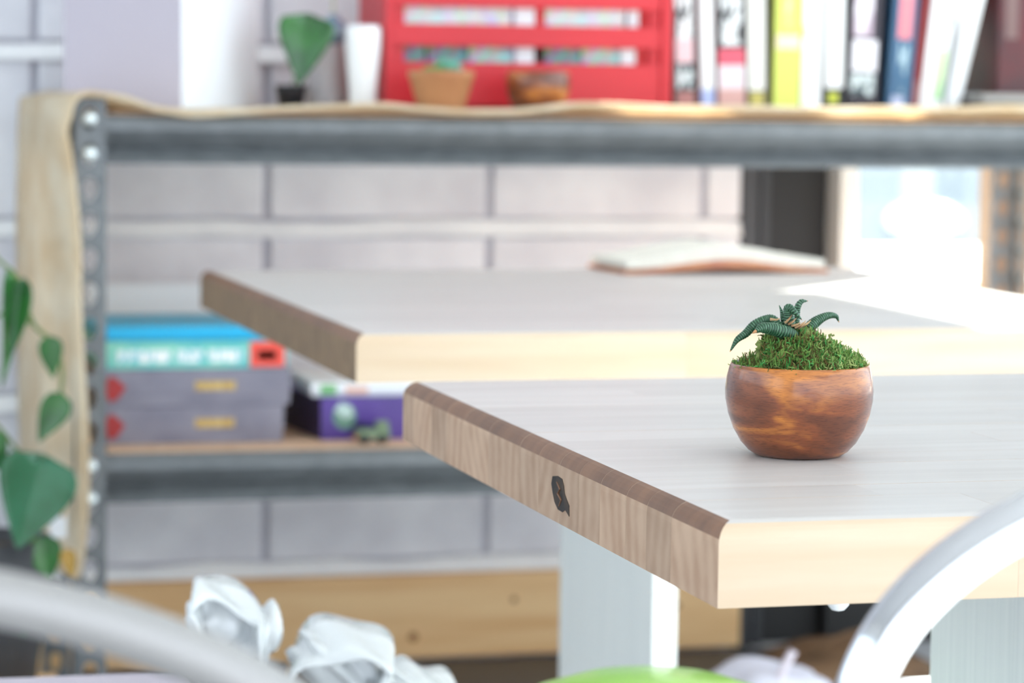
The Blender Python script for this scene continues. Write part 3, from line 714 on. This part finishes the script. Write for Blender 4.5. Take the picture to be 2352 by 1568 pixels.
# red slatted rack
RY = 4.34
rx0, rx1 = floor_pt(884, RY), floor_pt(1541, RY)
zpx = lambda py, px=1200, y=RY: on_y(px, py, y).z
rack = tag(empty('slatted_rack', (rx0, RY, ZT)), 'red rack with horizontal slats and colourful packets inside', 'rack')
RW = rx1 - rx0; RDp = .22; RH = .30
box('side_panel', 0, .013, 0, RDp, 0, RH, M['red'], rack, .001)
box('side_panel', RW - .016, RW, 0, RDp, 0, RH, M['red'], rack, .001)
box('back_panel', .0135, RW - .0165, RDp - .008, RDp, 0, RH, M['red'], rack)
box('base_panel', .0135, RW - .0165, .012, RDp - .0085, 0, .008, M['red'], rack)
def zz_(py): return zpx(py) - ZT
for (a, b) in ((-150, -40), (-30, 18), (58, 108), (145, 246)):
    hi, lo = zz_(a), max(zz_(b), .0085)
    box('slat', .0135, RW - .0165, .004, .011, lo, min(hi, RH), M['red'], rack, .0008)
for s in (.0138, RW - .0165 - .018):
    box('slat_upright', s, s + .018, .0112, .020, .0085, RH - .002, M['red'], rack)
conf = [mat_confetti('pastel_packet_print', rgb(236, 236, 236), .28), mat_confetti('multicolour_packet_print', rgb(196, 190, 186), .45), mat_confetti('dark_packet_print', rgb(96, 96, 110), .3)]
packs = [(918, 1172, 16, 57, 0, 'long pastel packet at the left of the rack upper slot'), (1180, 1226, 16, 57, 'w', 'short white packet in the middle of the rack upper slot'), (1250, 1432, 16, 57, 0, 'long pastel packet at the right of the rack upper slot'), (1440, 1464, 16, 57, 'w', 'narrow white packet at the right of the rack upper slot'), (1466, 1500, 16, 57, 'r', 'bright red packet at the right end of the rack upper slot'), (1229, 1247, 16, 57, 'r', 'thin red packet in the middle of the rack upper slot'),
         (918, 975, 108, 145, 2, 'dark blue packet at the left of the rack lower slot'), (1075, 1176, 108, 145, 1, 'multicoloured packet behind the clay pot in the rack lower slot'), (1182, 1226, 108, 145, 'w', 'white packet in the middle of the rack lower slot'), (1250, 1330, 108, 145, 2, 'dark striped packet in the rack lower slot'), (1334, 1420, 108, 145, 1, 'multicoloured packet at the right of the rack lower slot'), (1424, 1458, 108, 145, 'w', 'pale packet at the right of the rack lower slot'), (1461, 1486, 108, 145, 'r', 'red packet at the right end of the rack lower slot'), (980, 1070, 108, 145, 2, 'dark packet behind the succulent in the rack lower slot')]
# each row of packets rests on an inner ledge of the rack
for py in (60, 148): box('ledge', .0135, RW - .0165, .021, .12, zz_(py) - .006, zz_(py) - .001, M['red'], rack)
mr_ = mat('bright_red_packet', rgb(224, 12, 24), .4)
for (a, b, t_, bt, m, lab) in packs:
    y0 = RY + .024
    x0, x1 = floor_pt(a, y0), floor_pt(b, y0)
    zb = ZT + zz_(60 if t_ < 50 else 148) - .0005
    mm = M['whitecard'] if m == 'w' else mr_ if m == 'r' else conf[m]
    pk = tag(empty('packet', (x0, y0, zb)), lab, 'packet', 'packets in the red rack')
    hgt = zz_(16 if t_ < 50 else 106) - zz_(60 if t_ < 50 else 148) + .006
    box('sleeve', 0, x1 - x0, 0, .07, 0, hgt - .003, mm, pk, .001)
    box('lid', .0008, x1 - x0 - .0008, .001, .069, hgt - .003, hgt, M['whitecard'] if m != 'r' else mr_, pk)

# clay pot with succulent, wooden bowl
cpt = tag(empty('clay_potted_succulent', (floor_pt(1013, 4.235), 4.235, ZT)), 'tan clay pot with a green rosette succulent before the red rack', 'potted plant')
build('pot', lathe_bm([(0, 0), (.034, 0), (.0355, .003), (.049, .050), (.0505, .052), (.0505, .060), (.048, .061), (.0455, .059), (.044, .050), (0, .049)], 48), M['terracotta'], cpt, smooth=True)
build('soil', lathe_bm([(.0445, .050), (.02, .054), (0, .055)], 24), M['soil'], cpt)
gm = [mat('green_rosette', rgb(70, 124, 48), .5, c2=rgb(96, 160, 84), scale=60), mat('blue_rosette', rgb(90, 170, 120), .45, c2=rgb(120, 180, 170), scale=50)]
rr = random.Random(11)
for (ox, oz, n, s, k) in ((-.012, .055, 16, .024, 0), (.010, .066, 16, .022, 1), (.0, .06, 10, .02, 0)):
    for q in range(n):
        a = q * 2.4; el = .15 + 1.2 * q / n
        d = Vector((math.cos(a) * math.cos(el), math.sin(a) * math.cos(el), math.sin(el))); b0 = Vector((ox, 0, oz - .006)); L = s * (1.1 - .35 * q / n)
        build('rosette_leaf', tube_bm([b0, b0 + d * L * .5, b0 + d * L * .85, b0 + d * L + Vector((0, 0, .002))], lambda t: .0052 * (.5 + 1.6 * t * (1 - t) * 2) * (1 - .75 * t ** 3), 7), gm[k], cpt, smooth=True)
bw = make_bowl(None, 'wooden_bowl', .97); bw.location = (floor_pt(1235, 4.235), 4.235, ZT); tag(bw, 'empty round wooden bowl before the red rack on the top shelf', 'bowl')

# books
paper = mat('page_edges', rgb(238, 232, 220), .8, c2=rgb(222, 214, 200), scale=4, stretch=(300, 1, 1))
BY = 4.37
def book(label, pb0, pb1, pt0, pt1, cover, bands=(), H=.255, D=.19, y=BY, group='books on the top shelf'):
    """pb0..pb1: spine measured at the shelf, pt0..pt1: at the top of the picture"""
    xb0, xb1 = on_y(pb0, 246, y).x, on_y(pb1, 246, y).x
    xt0 = on_y(pt0, 0, y).x; zt = on_y(pt0, 0, y).z
    tilt = math.atan2(xt0 - xb0, zt - ZT); w = (xb1 - xb0) * math.cos(tilt)
    t = tag(empty('book', (xb0, y, ZT)), label, 'book', group)
    t.rotation_euler.y = tilt
    if tilt < 0: t.location.x = xb0
    else: t.location.z = ZT + w * math.sin(tilt); 
    if tilt > 0: t.location.x = xb0
    c = .0022
    # cover: spine and two boards as one wrap
    prof = [(0, 0), (w, 0), (w, D), (w - c, D), (w - c, c), (c, c), (c, D), (0, D)]
    bm = prism_bm(prof, 0, H, 'z'); build('cover', bm, cover, t)
    box('page_block', c + .0003, w - c - .0003, c + .0005, D - .004, .004, H - .004, paper, t)
    for (py0, py1, f0, f1, m) in bands:
        z0 = on_y(pb0, py1, y).z - ZT; z1 = on_y(pb0, py0, y).z - ZT
        box('spine_print', w * f0, w * f1, -.0006, -.0001, max(z0, .0005), min(z1, H), m, t)
    return t
K = lambda n, *c, **k: mat(n, rgb(*c), k.get('r', .4))
wht, blk_, pink = K('white_cover', 248, 248, 250), K('black_cover', 22, 22, 26), K('pink_print', 236, 200, 206)
ltr = mat_print('pale_lettering', rgb(36, 36, 40), rgb(236, 238, 240), 95, (1, 1, .5), .47)
ltr2 = mat_print('grey_lettering', rgb(60, 74, 80), rgb(214, 224, 226), 95, (1, 1, .5), .5)
book('black book with white lettering and pink foot next to the red rack', 1550, 1600, 1545, 1596, K('dark_cover', 52, 44, 44), [(-60, 90, .1, .9, ltr), (90, 145, .1, .9, pink), (150, 205, .1, .9, ltr2), (210, 246, .08, .92, K('rose_print', 176, 120, 116))])
book('narrow white book with dark red sides and blue foot', 1607, 1645, 1602, 1644, K('dark_red_cover', 112, 20, 26), [(-60, 205, .12, .92, wht), (205, 243, .12, .92, K('blue_foot', 176, 190, 238))])
book('black book with white lettering above a pink and white foot', 1649, 1713, 1648, 1712, K('charcoal_cover', 50, 42, 44), [(-60, 105, .08, .88, ltr), (112, 150, .02, .98, K('rose_red_print', 226, 90, 112)), (150, 205, .02, .98, K('pale_pink_print', 240, 222, 230)), (205, 246, .02, .98, K('salmon_print', 216, 168, 162))])
book('cream white book with a black and yellow foot', 1718, 1765, 1716, 1764, K('olive_dark_cover', 70, 62, 50), [(-60, 208, .02, .85, K('cream_cover', 240, 238, 232)), (212, 243, .1, .8, K('mustard_print', 196, 182, 96))])
book('yellow green book with a pale pink band', 1776, 1836, 1783, 1841, K('lime_cover', 222, 232, 110), [(80, 112, .05, .95, K('blush_print', 246, 226, 198)), (-40, 60, .3, .7, mat_print('faint_lime_letters', rgb(222, 232, 120), rgb(238, 240, 190), 60, thr=.55))])
book('plain white book right of the yellow green one', 1840, 1884, 1847, 1892, wht, [(60, 90, 0, .1, K('red_tab', 220, 80, 90))])
book('white book with a dark foot and a yellow dot', 1890, 1938, 1896, 1944, K('near_black_cover', 34, 34, 38), [(-60, 202, .06, .94, wht), (212, 236, .25, .7, K('yellow_dot', 204, 210, 60))])
book('dark purple book with a white patch on its spine', 1946, 2014, 1960, 2030, K('purple_black_cover', 46, 36, 48), [(-40, 85, .06, .7, mat_print('mauve_collage', rgb(196, 176, 192), rgb(240, 230, 240), 40)), (92, 165, .06, .9, K('pale_patch', 246, 242, 250)), (170, 220, .06, .85, ltr2)])
book('blue book with a pink upper spine, leaning slightly', 2034, 2090, 2055, 2115, K('steel_blue_cover', 58, 98, 134), [(-40, 90, .25, .8, K('coral_pink_print', 240, 140, 150)), (100, 215, .35, .75, mat_print('pale_blue_letters', rgb(70, 110, 144), rgb(170, 196, 210), 80, thr=.5)), (222, 246, .2, .7, K('lilac_foot', 190, 196, 226))])
book('dark red book leaning between the blue and white books', 2092, 2108, 2120, 2137, K('crimson_cover', 136, 14, 22), [(185, 240, .2, .8, K('dusty_pink_print', 170, 116, 116))])
book('white book with a pale green label, leaning left of the last one', 2110, 2162, 2144, 2216, wht, [(115, 230, .55, .95, mat_print('green_label', rgb(206, 232, 176), rgb(150, 204, 150), 50)), (-40, 60, .8, .98, K('lilac_stripe', 196, 206, 244))])
book('plain white book leaning at the right end of the row', 2170, 2200, 2232, 2286, wht)
dk = tag(empty('dark_red_binder', (on_y(2290, 200, 4.36).x, 4.36, ZT + .036)), 'dark red binder at the right end of the top shelf on a black case', 'binder')
mdr = mat('oxblood_cover', rgb(96, 22, 28), .35, c2=rgb(64, 26, 32), scale=14)
box('cover', 0, .085, 0, .2, 0, .26, mdr, dk, .002); box('label_strip', .012, .034, -.0008, -.0002, .09, .22, mat('dull_label', rgb(120, 92, 90), .4), dk)
cs = tag(empty('black_case', (on_y(2250, 240, 4.30).x, 4.30, ZT)), 'flat black case with a silver top edge under the dark red binder', 'case')
box('case_body', 0, .20, 0, .28, 0, .022, M['black'], cs, .002); box('lid', .006, .198, .004, .278, .022, .0355, M['satin'], cs, .002)

# ================================================================== THINGS ON THE LOWER SHELF
ZL = .4635
LY = 4.24
lx = lambda px: on_y(px, 900, LY).x
lz = lambda py, px=450: on_y(px, py, LY).z
greyb = mat('slate_box_print', rgb(150, 146, 160), .5, c2=rgb(128, 124, 140), scale=12)
redl = K('red_leaf_print', 176, 36, 36); yel = mat_print('mustard_lettering', rgb(196, 160, 90), rgb(214, 180, 110), 160, (1, 1, .3), .5)
def gamebox(label, x0, x1, z0, z1, D, m, prints=(), y=LY, side=None, lidfrac=.72, lidm=None):
    t = tag(empty('game_box', (x0, y, z0)), label, 'box', 'game boxes on the lower shelf')
    h = z1 - z0; W_ = x1 - x0
    box('box_base', .0015, W_ - .0015, .0015, D - .0015, 0, h * (1 - lidfrac) + .002, m, t, .001)
    box('box_lid', 0, W_, 0, D, h * (1 - lidfrac), h, lidm or m, t, .0015)
    for (a, b, c, d, mm) in prints:
        box('printed_panel', W_ * a, W_ * b, -.0006, -.0001, h * c, h * d, mm, t)
    return t
zs_ = [ZL, ZL + .057, ZL + .113, ZL + .155, ZL + .176]
redleaf = lambda t, W_, h: build('leaf_print', prism_bm([(W_ * (.02 + .0), h * .5), (W_ * .06, h * .82), (W_ * .09, h * .78), (W_ * .145, h * .52), (W_ * .10, h * .2), (W_ * .06, h * .12)], -.0007, -.0001, 'y'), redl, t)
xA = on_y(225, 900, LY).x
g1 = gamebox('slate grey game box at the bottom of the stack on the lower shelf', xA, lx(652), zs_[0], zs_[1] - .0005, .26, greyb, [(.52, .73, .42, .66, yel)]); redleaf(g1, lx(652) - xA, .056)
g2 = gamebox('slate grey game box second from the bottom of the stack', xA, lx(668), zs_[1], zs_[2] - .0005, .26, greyb, [(.50, .71, .42, .66, yel)]); redleaf(g2, lx(668) - xA, .056)
teal = mat('teal_box_print', rgb(64, 190, 202), .4, c2=rgb(140, 216, 196), scale=9, lo=.4, hi=.6)
wl = mat_print('white_teal_lettering', rgb(120, 206, 216), rgb(248, 252, 252), 130, (1, 1, .28), .42)
gamebox('teal game box with white lettering and a red end panel in the stack', xA, lx(660), zs_[2], zs_[3] - .0005, .25, teal, [(.1, .38, .22, .68, wl), (.41, .55, .22, .68, wl), (.58, .76, .22, .68, wl), (.80, .985, .04, .96, K('orange_red_panel', 250, 84, 70)), (.84, .94, .3, .62, mat_print('peach_lettering', rgb(250, 100, 84), rgb(255, 170, 150), 150, (1, 1, .3), .48))], lidfrac=.85)
cy = gamebox('bright cyan flat box on top of the game stack', xA, lx(612), zs_[3] , zs_[4], .24, mat('bright_cyan_card', rgb(24, 186, 236), .4), y=LY + .01, lidfrac=.8)
# pale folded cloth behind the stack
tag(build('white_board', box_bm(0, .30, 0, .012, 0, .215, .002), M['whitecard'], None, (xA + .02, 4.62, ZL)), 'upright pale board standing behind the game box stack', 'board')
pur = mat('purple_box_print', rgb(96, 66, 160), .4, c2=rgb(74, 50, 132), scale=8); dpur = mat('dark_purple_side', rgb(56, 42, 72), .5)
px0_, px1_ = on_y(738, 930, 4.25).x, on_y(1010, 930, 4.25).x
pb = tag(empty('game_box', (px0_, 4.25, ZL)), 'purple game box right of the stack on the lower shelf', 'box', 'game boxes on the lower shelf')
pw, ph = px1_ - px0_, .064
bm = bmesh.new()
build('box_body', prism_bm([(0, 0), (pw, 0), (pw, .25), (-.03, .25)], 0, ph, 'z'), pur, pb)
def disc(cx, cz, rx, rz, m, nm): build(nm, prism_bm([(cx + rx * math.cos(a), cz + rz * math.sin(a)) for a in [2 * math.pi * k / 16 for k in range(16)]], -.0007, -.0001, 'y'), m, pb)
disc(.036, .036, .018, .020, K('sage_green_print', 108, 148, 130), 'printed_panel'); 
build('printed_panel', prism_bm([(.02, .046), (.03, .058), (.046, .052), (.05, .038), (.036, .032)], -.0013, -.0008, 'y'), K('pale_mint_print', 196, 220, 214), pb)
build('printed_panel', prism_bm([(.04, .004), (.052, .03), (.085, .022), (.10, .003)], -.0007, -.0001, 'y'), K('navy_print', 44, 44, 92), pb)
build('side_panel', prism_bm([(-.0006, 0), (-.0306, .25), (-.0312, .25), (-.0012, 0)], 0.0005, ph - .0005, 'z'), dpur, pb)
lidp = gamebox('white flat box with green print on top of the purple game box', px0_ - .012, px1_ - .02, ZL + ph + .0005, ZL + ph + .022, .2, M['whitecard'], [(.08, .22, .15, .85, K('grass_green_print', 120, 190, 120)), (.3, .5, .2, .7, K('peach_print', 240, 190, 170))], y=4.27)
tb = tag(empty('toy_truck', (on_y(822, 990, 4.19).x, 4.19, ZL)), 'small green toy truck before the purple game box', 'toy')
gt = mat('sage_toy_plastic', rgb(120, 140, 110), .5); ot = mat('orange_toy_plastic', rgb(196, 120, 70), .5)
box('toy_body', 0, .05, 0, .022, .008, .022, gt, tb, .002); box('cab', .03, .048, .002, .020, .0222, .034, gt, tb, .002); box('bumper', -.004, -.0002, 0, .022, .008, .013, ot, tb)
for x in (.010, .038):
    for y in (-.002, .024):
        w = build('wheel', lathe_bm([(0, -.0018), (.007, -.0018), (.0075, 0), (.007, .0018), (0, .0018)], 14), M['black'], tb); w.location = (x, y, .0078); w.rotation_euler.x = math.pi / 2

# book on the far table
bx = tag(empty('open_magazine', (1.085, 3.72, .7505), R(3)), 'white sunlit magazine with a red brown cover at the far edge of the second table', 'magazine')
mc = mat('red_brown_cover', rgb(176, 104, 78), .45, c2=rgb(206, 140, 96), scale=14)
bm = bmesh.new(); n = 16; rings = []
def zc(t): return .004 + .030 * math.sin(math.pi * min(1, t * 1.1)) ** 1.0 * (1 if t < .5 else 1) * .9
for part, (z0, z1, m, nm, inset) in enumerate(((0, .007, mc, 'cover', 0), (.0073, .028, paper, 'page_block', .004))):
    bm = bmesh.new(); pr = []
    for i in range(n + 1):
        t = i / n; x = inset + (.30 - 2 * inset) * t; lift = .012 * math.sin(math.pi * t) ** 2
        pr.append((x, lift))
    lo = [(x, l * .6 + z0) for x, l in pr]; hi = [(x, l + z1 * (1 - .35 * abs(2 * (x / .30) - 1))) for x, l in pr]
    build(nm, prism_bm(lo + hi[::-1], inset, .16 - inset, 'y'), m, bx, smooth=False)

# ================================================================== TRAILING PLANT AT THE LEFT
PY = 3.85
tp = tag(empty('trailing_pothos', (on_y(-20, 1320, PY).x, PY + .06, 0)), 'trailing green pothos in a dark pot beside the burlap at the left', 'potted plant')
o0 = Vector(tp.location)
zp = on_y(0, 1335, PY).z
build('pot', lathe_bm([(0, zp - .16), (.062, zp - .16), (.082, zp - .01), (.086, zp), (.086, zp + .052), (.080, zp + .052), (.078, zp + .03), (0, zp + .03)], 40), mat('charcoal_pot', rgb(66, 66, 70), .6), tp, smooth=True)
build('soil', lathe_bm([(.0785, zp + .031), (.03, zp + .04), (0, zp + .042)], 24), M['soil'], tp)
box('stand_top', -.1, .1, -.1, .1, zp - .18, zp - .1605, M['board'], tp, .003)
for sx in (-.085, .085):
    for sy in (-.085, .085): box('stand_leg', sx - .01, sx + .01, sy - .01, sy + .01, 0, zp - .1805, M['board'], tp)
def P(px, py, dy=0.0): return on_y(px, py, PY + dy) - o0
leaf('leaf', tp, P(95, 1060), P(38, 1262, -.05), .096, (.15, -1, .25), M['leafblue'], curl=-.04, fold=.22, heart=.5)
leaf('leaf', tp, P(15, 622), P(35, 890), .042, (.8, -.6, .1), M['leaf'], curl=.14, fold=.3, heart=.2)
leaf('leaf', tp, P(55, 640), P(40, 812), .034, (-.6, -.8, 0), M['leaf'], curl=-.14, fold=.25, heart=.2)
leaf('leaf', tp, P(112, 775), P(124, 870), .030, (.2, -1, .2), M['leaf'], curl=.05, fold=.2)
leaf('leaf', tp, P(140, 905), P(85, 1012), .040, (.4, -.9, .3), M['leaf'], curl=-.1, fold=.3, heart=.3)
leaf('leaf', tp, P(100, 1235), P(112, 1345), .040, (.1, -1, .2), M['leaf'], curl=.05, fold=.2)
leaf('leaf', tp, P(8, 1440), P(28, 1500), .05, (.1, -1, .2), M['leafblue'], curl=.05, fold=.2)
leaf('leaf', tp, P(152, 1262), P(168, 1330), .02, (.1, -1, .2), M['straw'], curl=.05, fold=.3)
leaf('leaf', tp, P(108, 1080, .1), P(148, 1190, .1), .028, (.1, -1, .2), M['straw'], curl=.05, fold=.3)
leaf('leaf', tp, P(-40, 1010), P(10, 1080), .05, (.1, -1, .3), M['leaf'], curl=.05, fold=.2)
for pts in ([(-40, 560), (0, 600), (40, 640), (75, 740), (112, 778)], [(75, 745), (130, 800), (142, 880), (120, 960), (95, 1010)], [(-60, 930), (0, 985), (55, 1050), (96, 1064)], [(60, 1300), (85, 1150), (96, 1064)], [(40, 1310), (60, 1270), (75, 1240), (100, 1238)], [(-60, 740), (0, 722), (40, 715), (70, 745)]):
    build('vine_stem', tube_bm(spline([P(a, b, .01) for a, b in pts], 20), .0028, 6), M['stem'], tp, smooth=True)

# ================================================================== CHAIRS, STOOLS
def make_chair(label, loc, rotz, a, b, zb, tube, seat_m, m):
    t = tag(empty('hoop_back_chair', loc, rotz), label, 'chair', 'metal hoop back chairs')
    path = [(-a, -.03, .30 * zb + .0), (-a, -.015, .70 * zb)]
    path = [(-a, .03, 0.0), (-a, .02, .25), (-a, .005, .48), (-a, 0, zb - .04)]
    n = 28
    for k in range(n + 1):
        th = math.pi * (1 - k / n); path.append((a * math.cos(th), 0, zb + b * math.sin(th)))
    path += [(a, 0, zb - .04), (a, .005, .48), (a, .02, .25), (a, .03, 0.0)]
    build('back_hoop', tube_bm(spline(path, 150), tube, 20), m, t, smooth=True)
    build('back_rail', tube_bm([(-a, .003, .58), (0, -.018, .585), (a, .003, .58)], .009, 12), m, t, smooth=True)
    sb = box_bm(-a - .005, a + .005, .02, .42, .445, .465, .008, 3); build('seat', sb, seat_m, t, smooth=False)
    for s in (-1, 1):
        build('front_leg', tube_bm([(s * (a - .01), .40, .444), (s * (a + .005), .42, 0)], .011, 14), m, t, smooth=True)
        build('side_stretcher', tube_bm([(s * a, .02, .2), (s * a, .41, .2)], .008, 10), m, t, smooth=True)
    return t
make_chair('polished metal hoop back chair in front of the front table at the right', (.663, 1.2, 0), 0, .2, .12, .709, .0128, M['satin'], M['chrome'])
make_chair('satin grey metal hoop back chair in the left foreground', (-.044, 1.0, 0), R(180), .26, .13, .702, .0103, M['satin'], M['satin'])

def make_stool(name, label, c, r, zt, m, dome=.01, square=None):
    t = tag(empty(name, (c[0], c[1], 0)), label, 'stool', 'low stools between the tables')
    if square:
        bm = box_bm(-square[0] / 2, square[0] / 2, -square[1] / 2, square[1] / 2, zt - .03, zt, .012, 3); build('seat', bm, m, t, smooth=False)
        q = min(square) / 2 - .03
    else:
        build('seat', lathe_bm([(0, zt - .045), (r * .93, zt - .045), (r, zt - .035), (r, zt - dome - .006), (r * .94, zt - dome + .001), (r * .6, zt - dome * .3), (0, zt)], 56), m, t, smooth=True); q = r * .66
    for sx in (-1, 1):
        for sy in (-1, 1):
            build('leg', tube_bm([(sx * q, sy * q, zt - .046 if not square else zt - .031), (sx * (q + .03), sy * (q + .03), 0)], .011, 12), M['satin'], t, smooth=True)
    build('foot_ring', tube_bm([((q + .017) * 1.41 * math.cos(k * math.pi / 12), (q + .017) * 1.41 * math.sin(k * math.pi / 12), .2) for k in range(25)], .006, 8, cap=False), M['satin'], t, smooth=True)
    return t
make_stool('green_stool', 'bright green round stool showing behind the grey table pedestal', (.765, 2.51), .125, .457, mat('lime_green_plastic', rgb(150, 212, 52), .3, coat=.4), .022)
make_stool('white_stool', 'white square stool catching the sun under the second table at the right', (1.16, 2.46), 0, .440, M['whitecard'], square=(.30, .16))
make_stool('white_stool', 'pale white square stool at the lower left below the chair rail', (.18, 2.53), 0, .45, M['lav'], square=(.34, .24))  # white seat toned lavender grey, its shade put into the colour

# crumpled clear plastic on a low stand
make_stool('metal_stool', 'low metal stool carrying the crumpled plastic wrap', (.45, 2.66), .09, .40, M['satin'], .004)
film = mat_film('clear_plastic_film')
pl = tag(empty('plastic_wrap', (.45, 2.66, .402)), 'crumpled clear plastic wrap in loose shiny folds at the lower left', 'plastic wrap')
o0 = Vector(pl.location)
def Pp(px, py, dy): return on_y(px, py, 2.66 + dy) - o0
def ribbon(pts, wid, name):
    path = spline(pts, 26); bm = bmesh.new(); rows_ = []; rq = random.Random(int(pts[0].x * 1e4))
    for i, p in enumerate(path):
        t = i / 25; w = lerp_list(wid, t); a = .4 * math.sin(t * 7)
        d = Vector((.25 * math.cos(a), 1, .35 * math.sin(a + 1))).normalized()
        rows_.append([bm.verts.new(p + d * w * u + Vector((0, 0, .004 * math.cos(u * 5 + i * .7)))) for u in (-.5, -.25, 0, .25, .5)])
    for a, b in zip(rows_, rows_[1:]):
        for k in range(4): bm.faces.new((a[k], a[k + 1], b[k + 1], b[k]))
    o = build(name, bm, film, pl, smooth=True); md = o.modifiers.new('thick', 'SOLIDIFY'); md.thickness = .003
    return o
ribbon([Pp(470, 1590, -.02), Pp(455, 1430, -.03), Pp(440, 1365, -.02), Pp(480, 1345, 0), Pp(540, 1370, 0), Pp(590, 1400, -.01), Pp(606, 1450, -.03), Pp(600, 1590, -.02)], [.05, .06, .07, .06, .06, .05, .05], 'film_fold')
ribbon([Pp(640, 1600, 0), Pp(690, 1490, 0), Pp(770, 1460, .0), Pp(850, 1475, -.01), Pp(905, 1510, -.02), Pp(880, 1560, -.03), Pp(850, 1620, -.02)], [.08, .09, .09, .08, .06, .05], 'film_fold')
ribbon([Pp(870, 1540, .02), Pp(950, 1545, .02), Pp(1040, 1575, .02), Pp(1060, 1640, .02)], [.05, .05, .05, .05], 'film_fold')

def crumple(px, py, dy, sx, sy, sz, seed):
    bm = bmesh.new(); bmesh.ops.create_icosphere(bm, subdivisions=4, radius=1); rq = random.Random(seed); ph = [rq.uniform(0, 6) for _ in range(5)]
    for v in bm.verts:
        p = v.co.copy(); k = 1 + .22 * abs(math.sin(2.3 * p.x + ph[0] + 3 * p.z)) - .18 * abs(math.sin(4 * p.y + ph[1] + 3 * p.x)) + .10 * math.sin(7 * p.z + ph[2] + 5 * p.x)
        v.co = Vector((p.x * k * sx, p.y * k * sy, p.z * k * sz))
    o = build('film_fold', bm, film, pl, smooth=True); o.location = Pp(px, py, dy); o.rotation_euler.y = .45
    return o
crumple(505, 1430, .02, .032, .03, .030, 2); crumple(590, 1470, .02, .018, .03, .035, 4); crumple(780, 1525, .01, .045, .035, .024, 6); crumple(950, 1575, .03, .05, .03, .014, 8)

# bags on the floor at the right
def lump(name, label, cat, c, size, m, seed):
    bm = bmesh.new(); bmesh.ops.create_icosphere(bm, subdivisions=4, radius=1)
    rq = random.Random(seed); ph = [rq.uniform(0, 6) for _ in range(6)]
    for v in bm.verts:
        p = v.co.copy(); k = 1 + .10 * math.sin(3 * p.x + ph[0] + 2 * p.y) + .07 * math.sin(6 * p.y + ph[1] + 4 * p.z) + .05 * math.sin(9 * p.x + ph[2]) * math.sin(7 * p.z + ph[3])
        v.co = Vector((p.x * k * size[0], p.y * k * size[1], max(-.0, (p.z * k + .75) / 1.75 * size[2])))
    t = tag(empty(name, c), label, cat)
    build('bag_body', bm, m, t, smooth=True)
    return t
brown = mat('brown_canvas', rgb(120, 92, 66), .85, c2=rgb(92, 68, 48), scale=8)
c = on_z(1800, 1530, 0)
bg1 = lump('canvas_bag', 'slumped brown canvas bag on the floor under the tables', 'bag', (c.x, 4.35, .001), (.15, .12, .10), brown, 3)
build('strap', tube_bm(spline([(-.10, -.02, .06), (-.03, -.05, .12), (.05, -.05, .125), (.11, -.02, .06)], 16), .006, 8, flat=.5), brown, bg1, smooth=True)
c = on_z(1770, 1580, 0)
bg2 = lump('paper_sack', 'pale grey paper sack with a twisted handle beneath the tables', 'bag', (on_y(1780, 1570, 3.9).x, 3.9, .001), (.13, .09, .165), mat('pale_grey_paper', rgb(196, 194, 206), .7), 9)
build('handle', tube_bm(spline([Vector((-.02, -.05, .13)), Vector((-.015, -.06, .155)), Vector((.0, -.06, .185)), Vector((.006, -.06, .195))], 12), .007, 8), M['lav'], bg2, smooth=True)
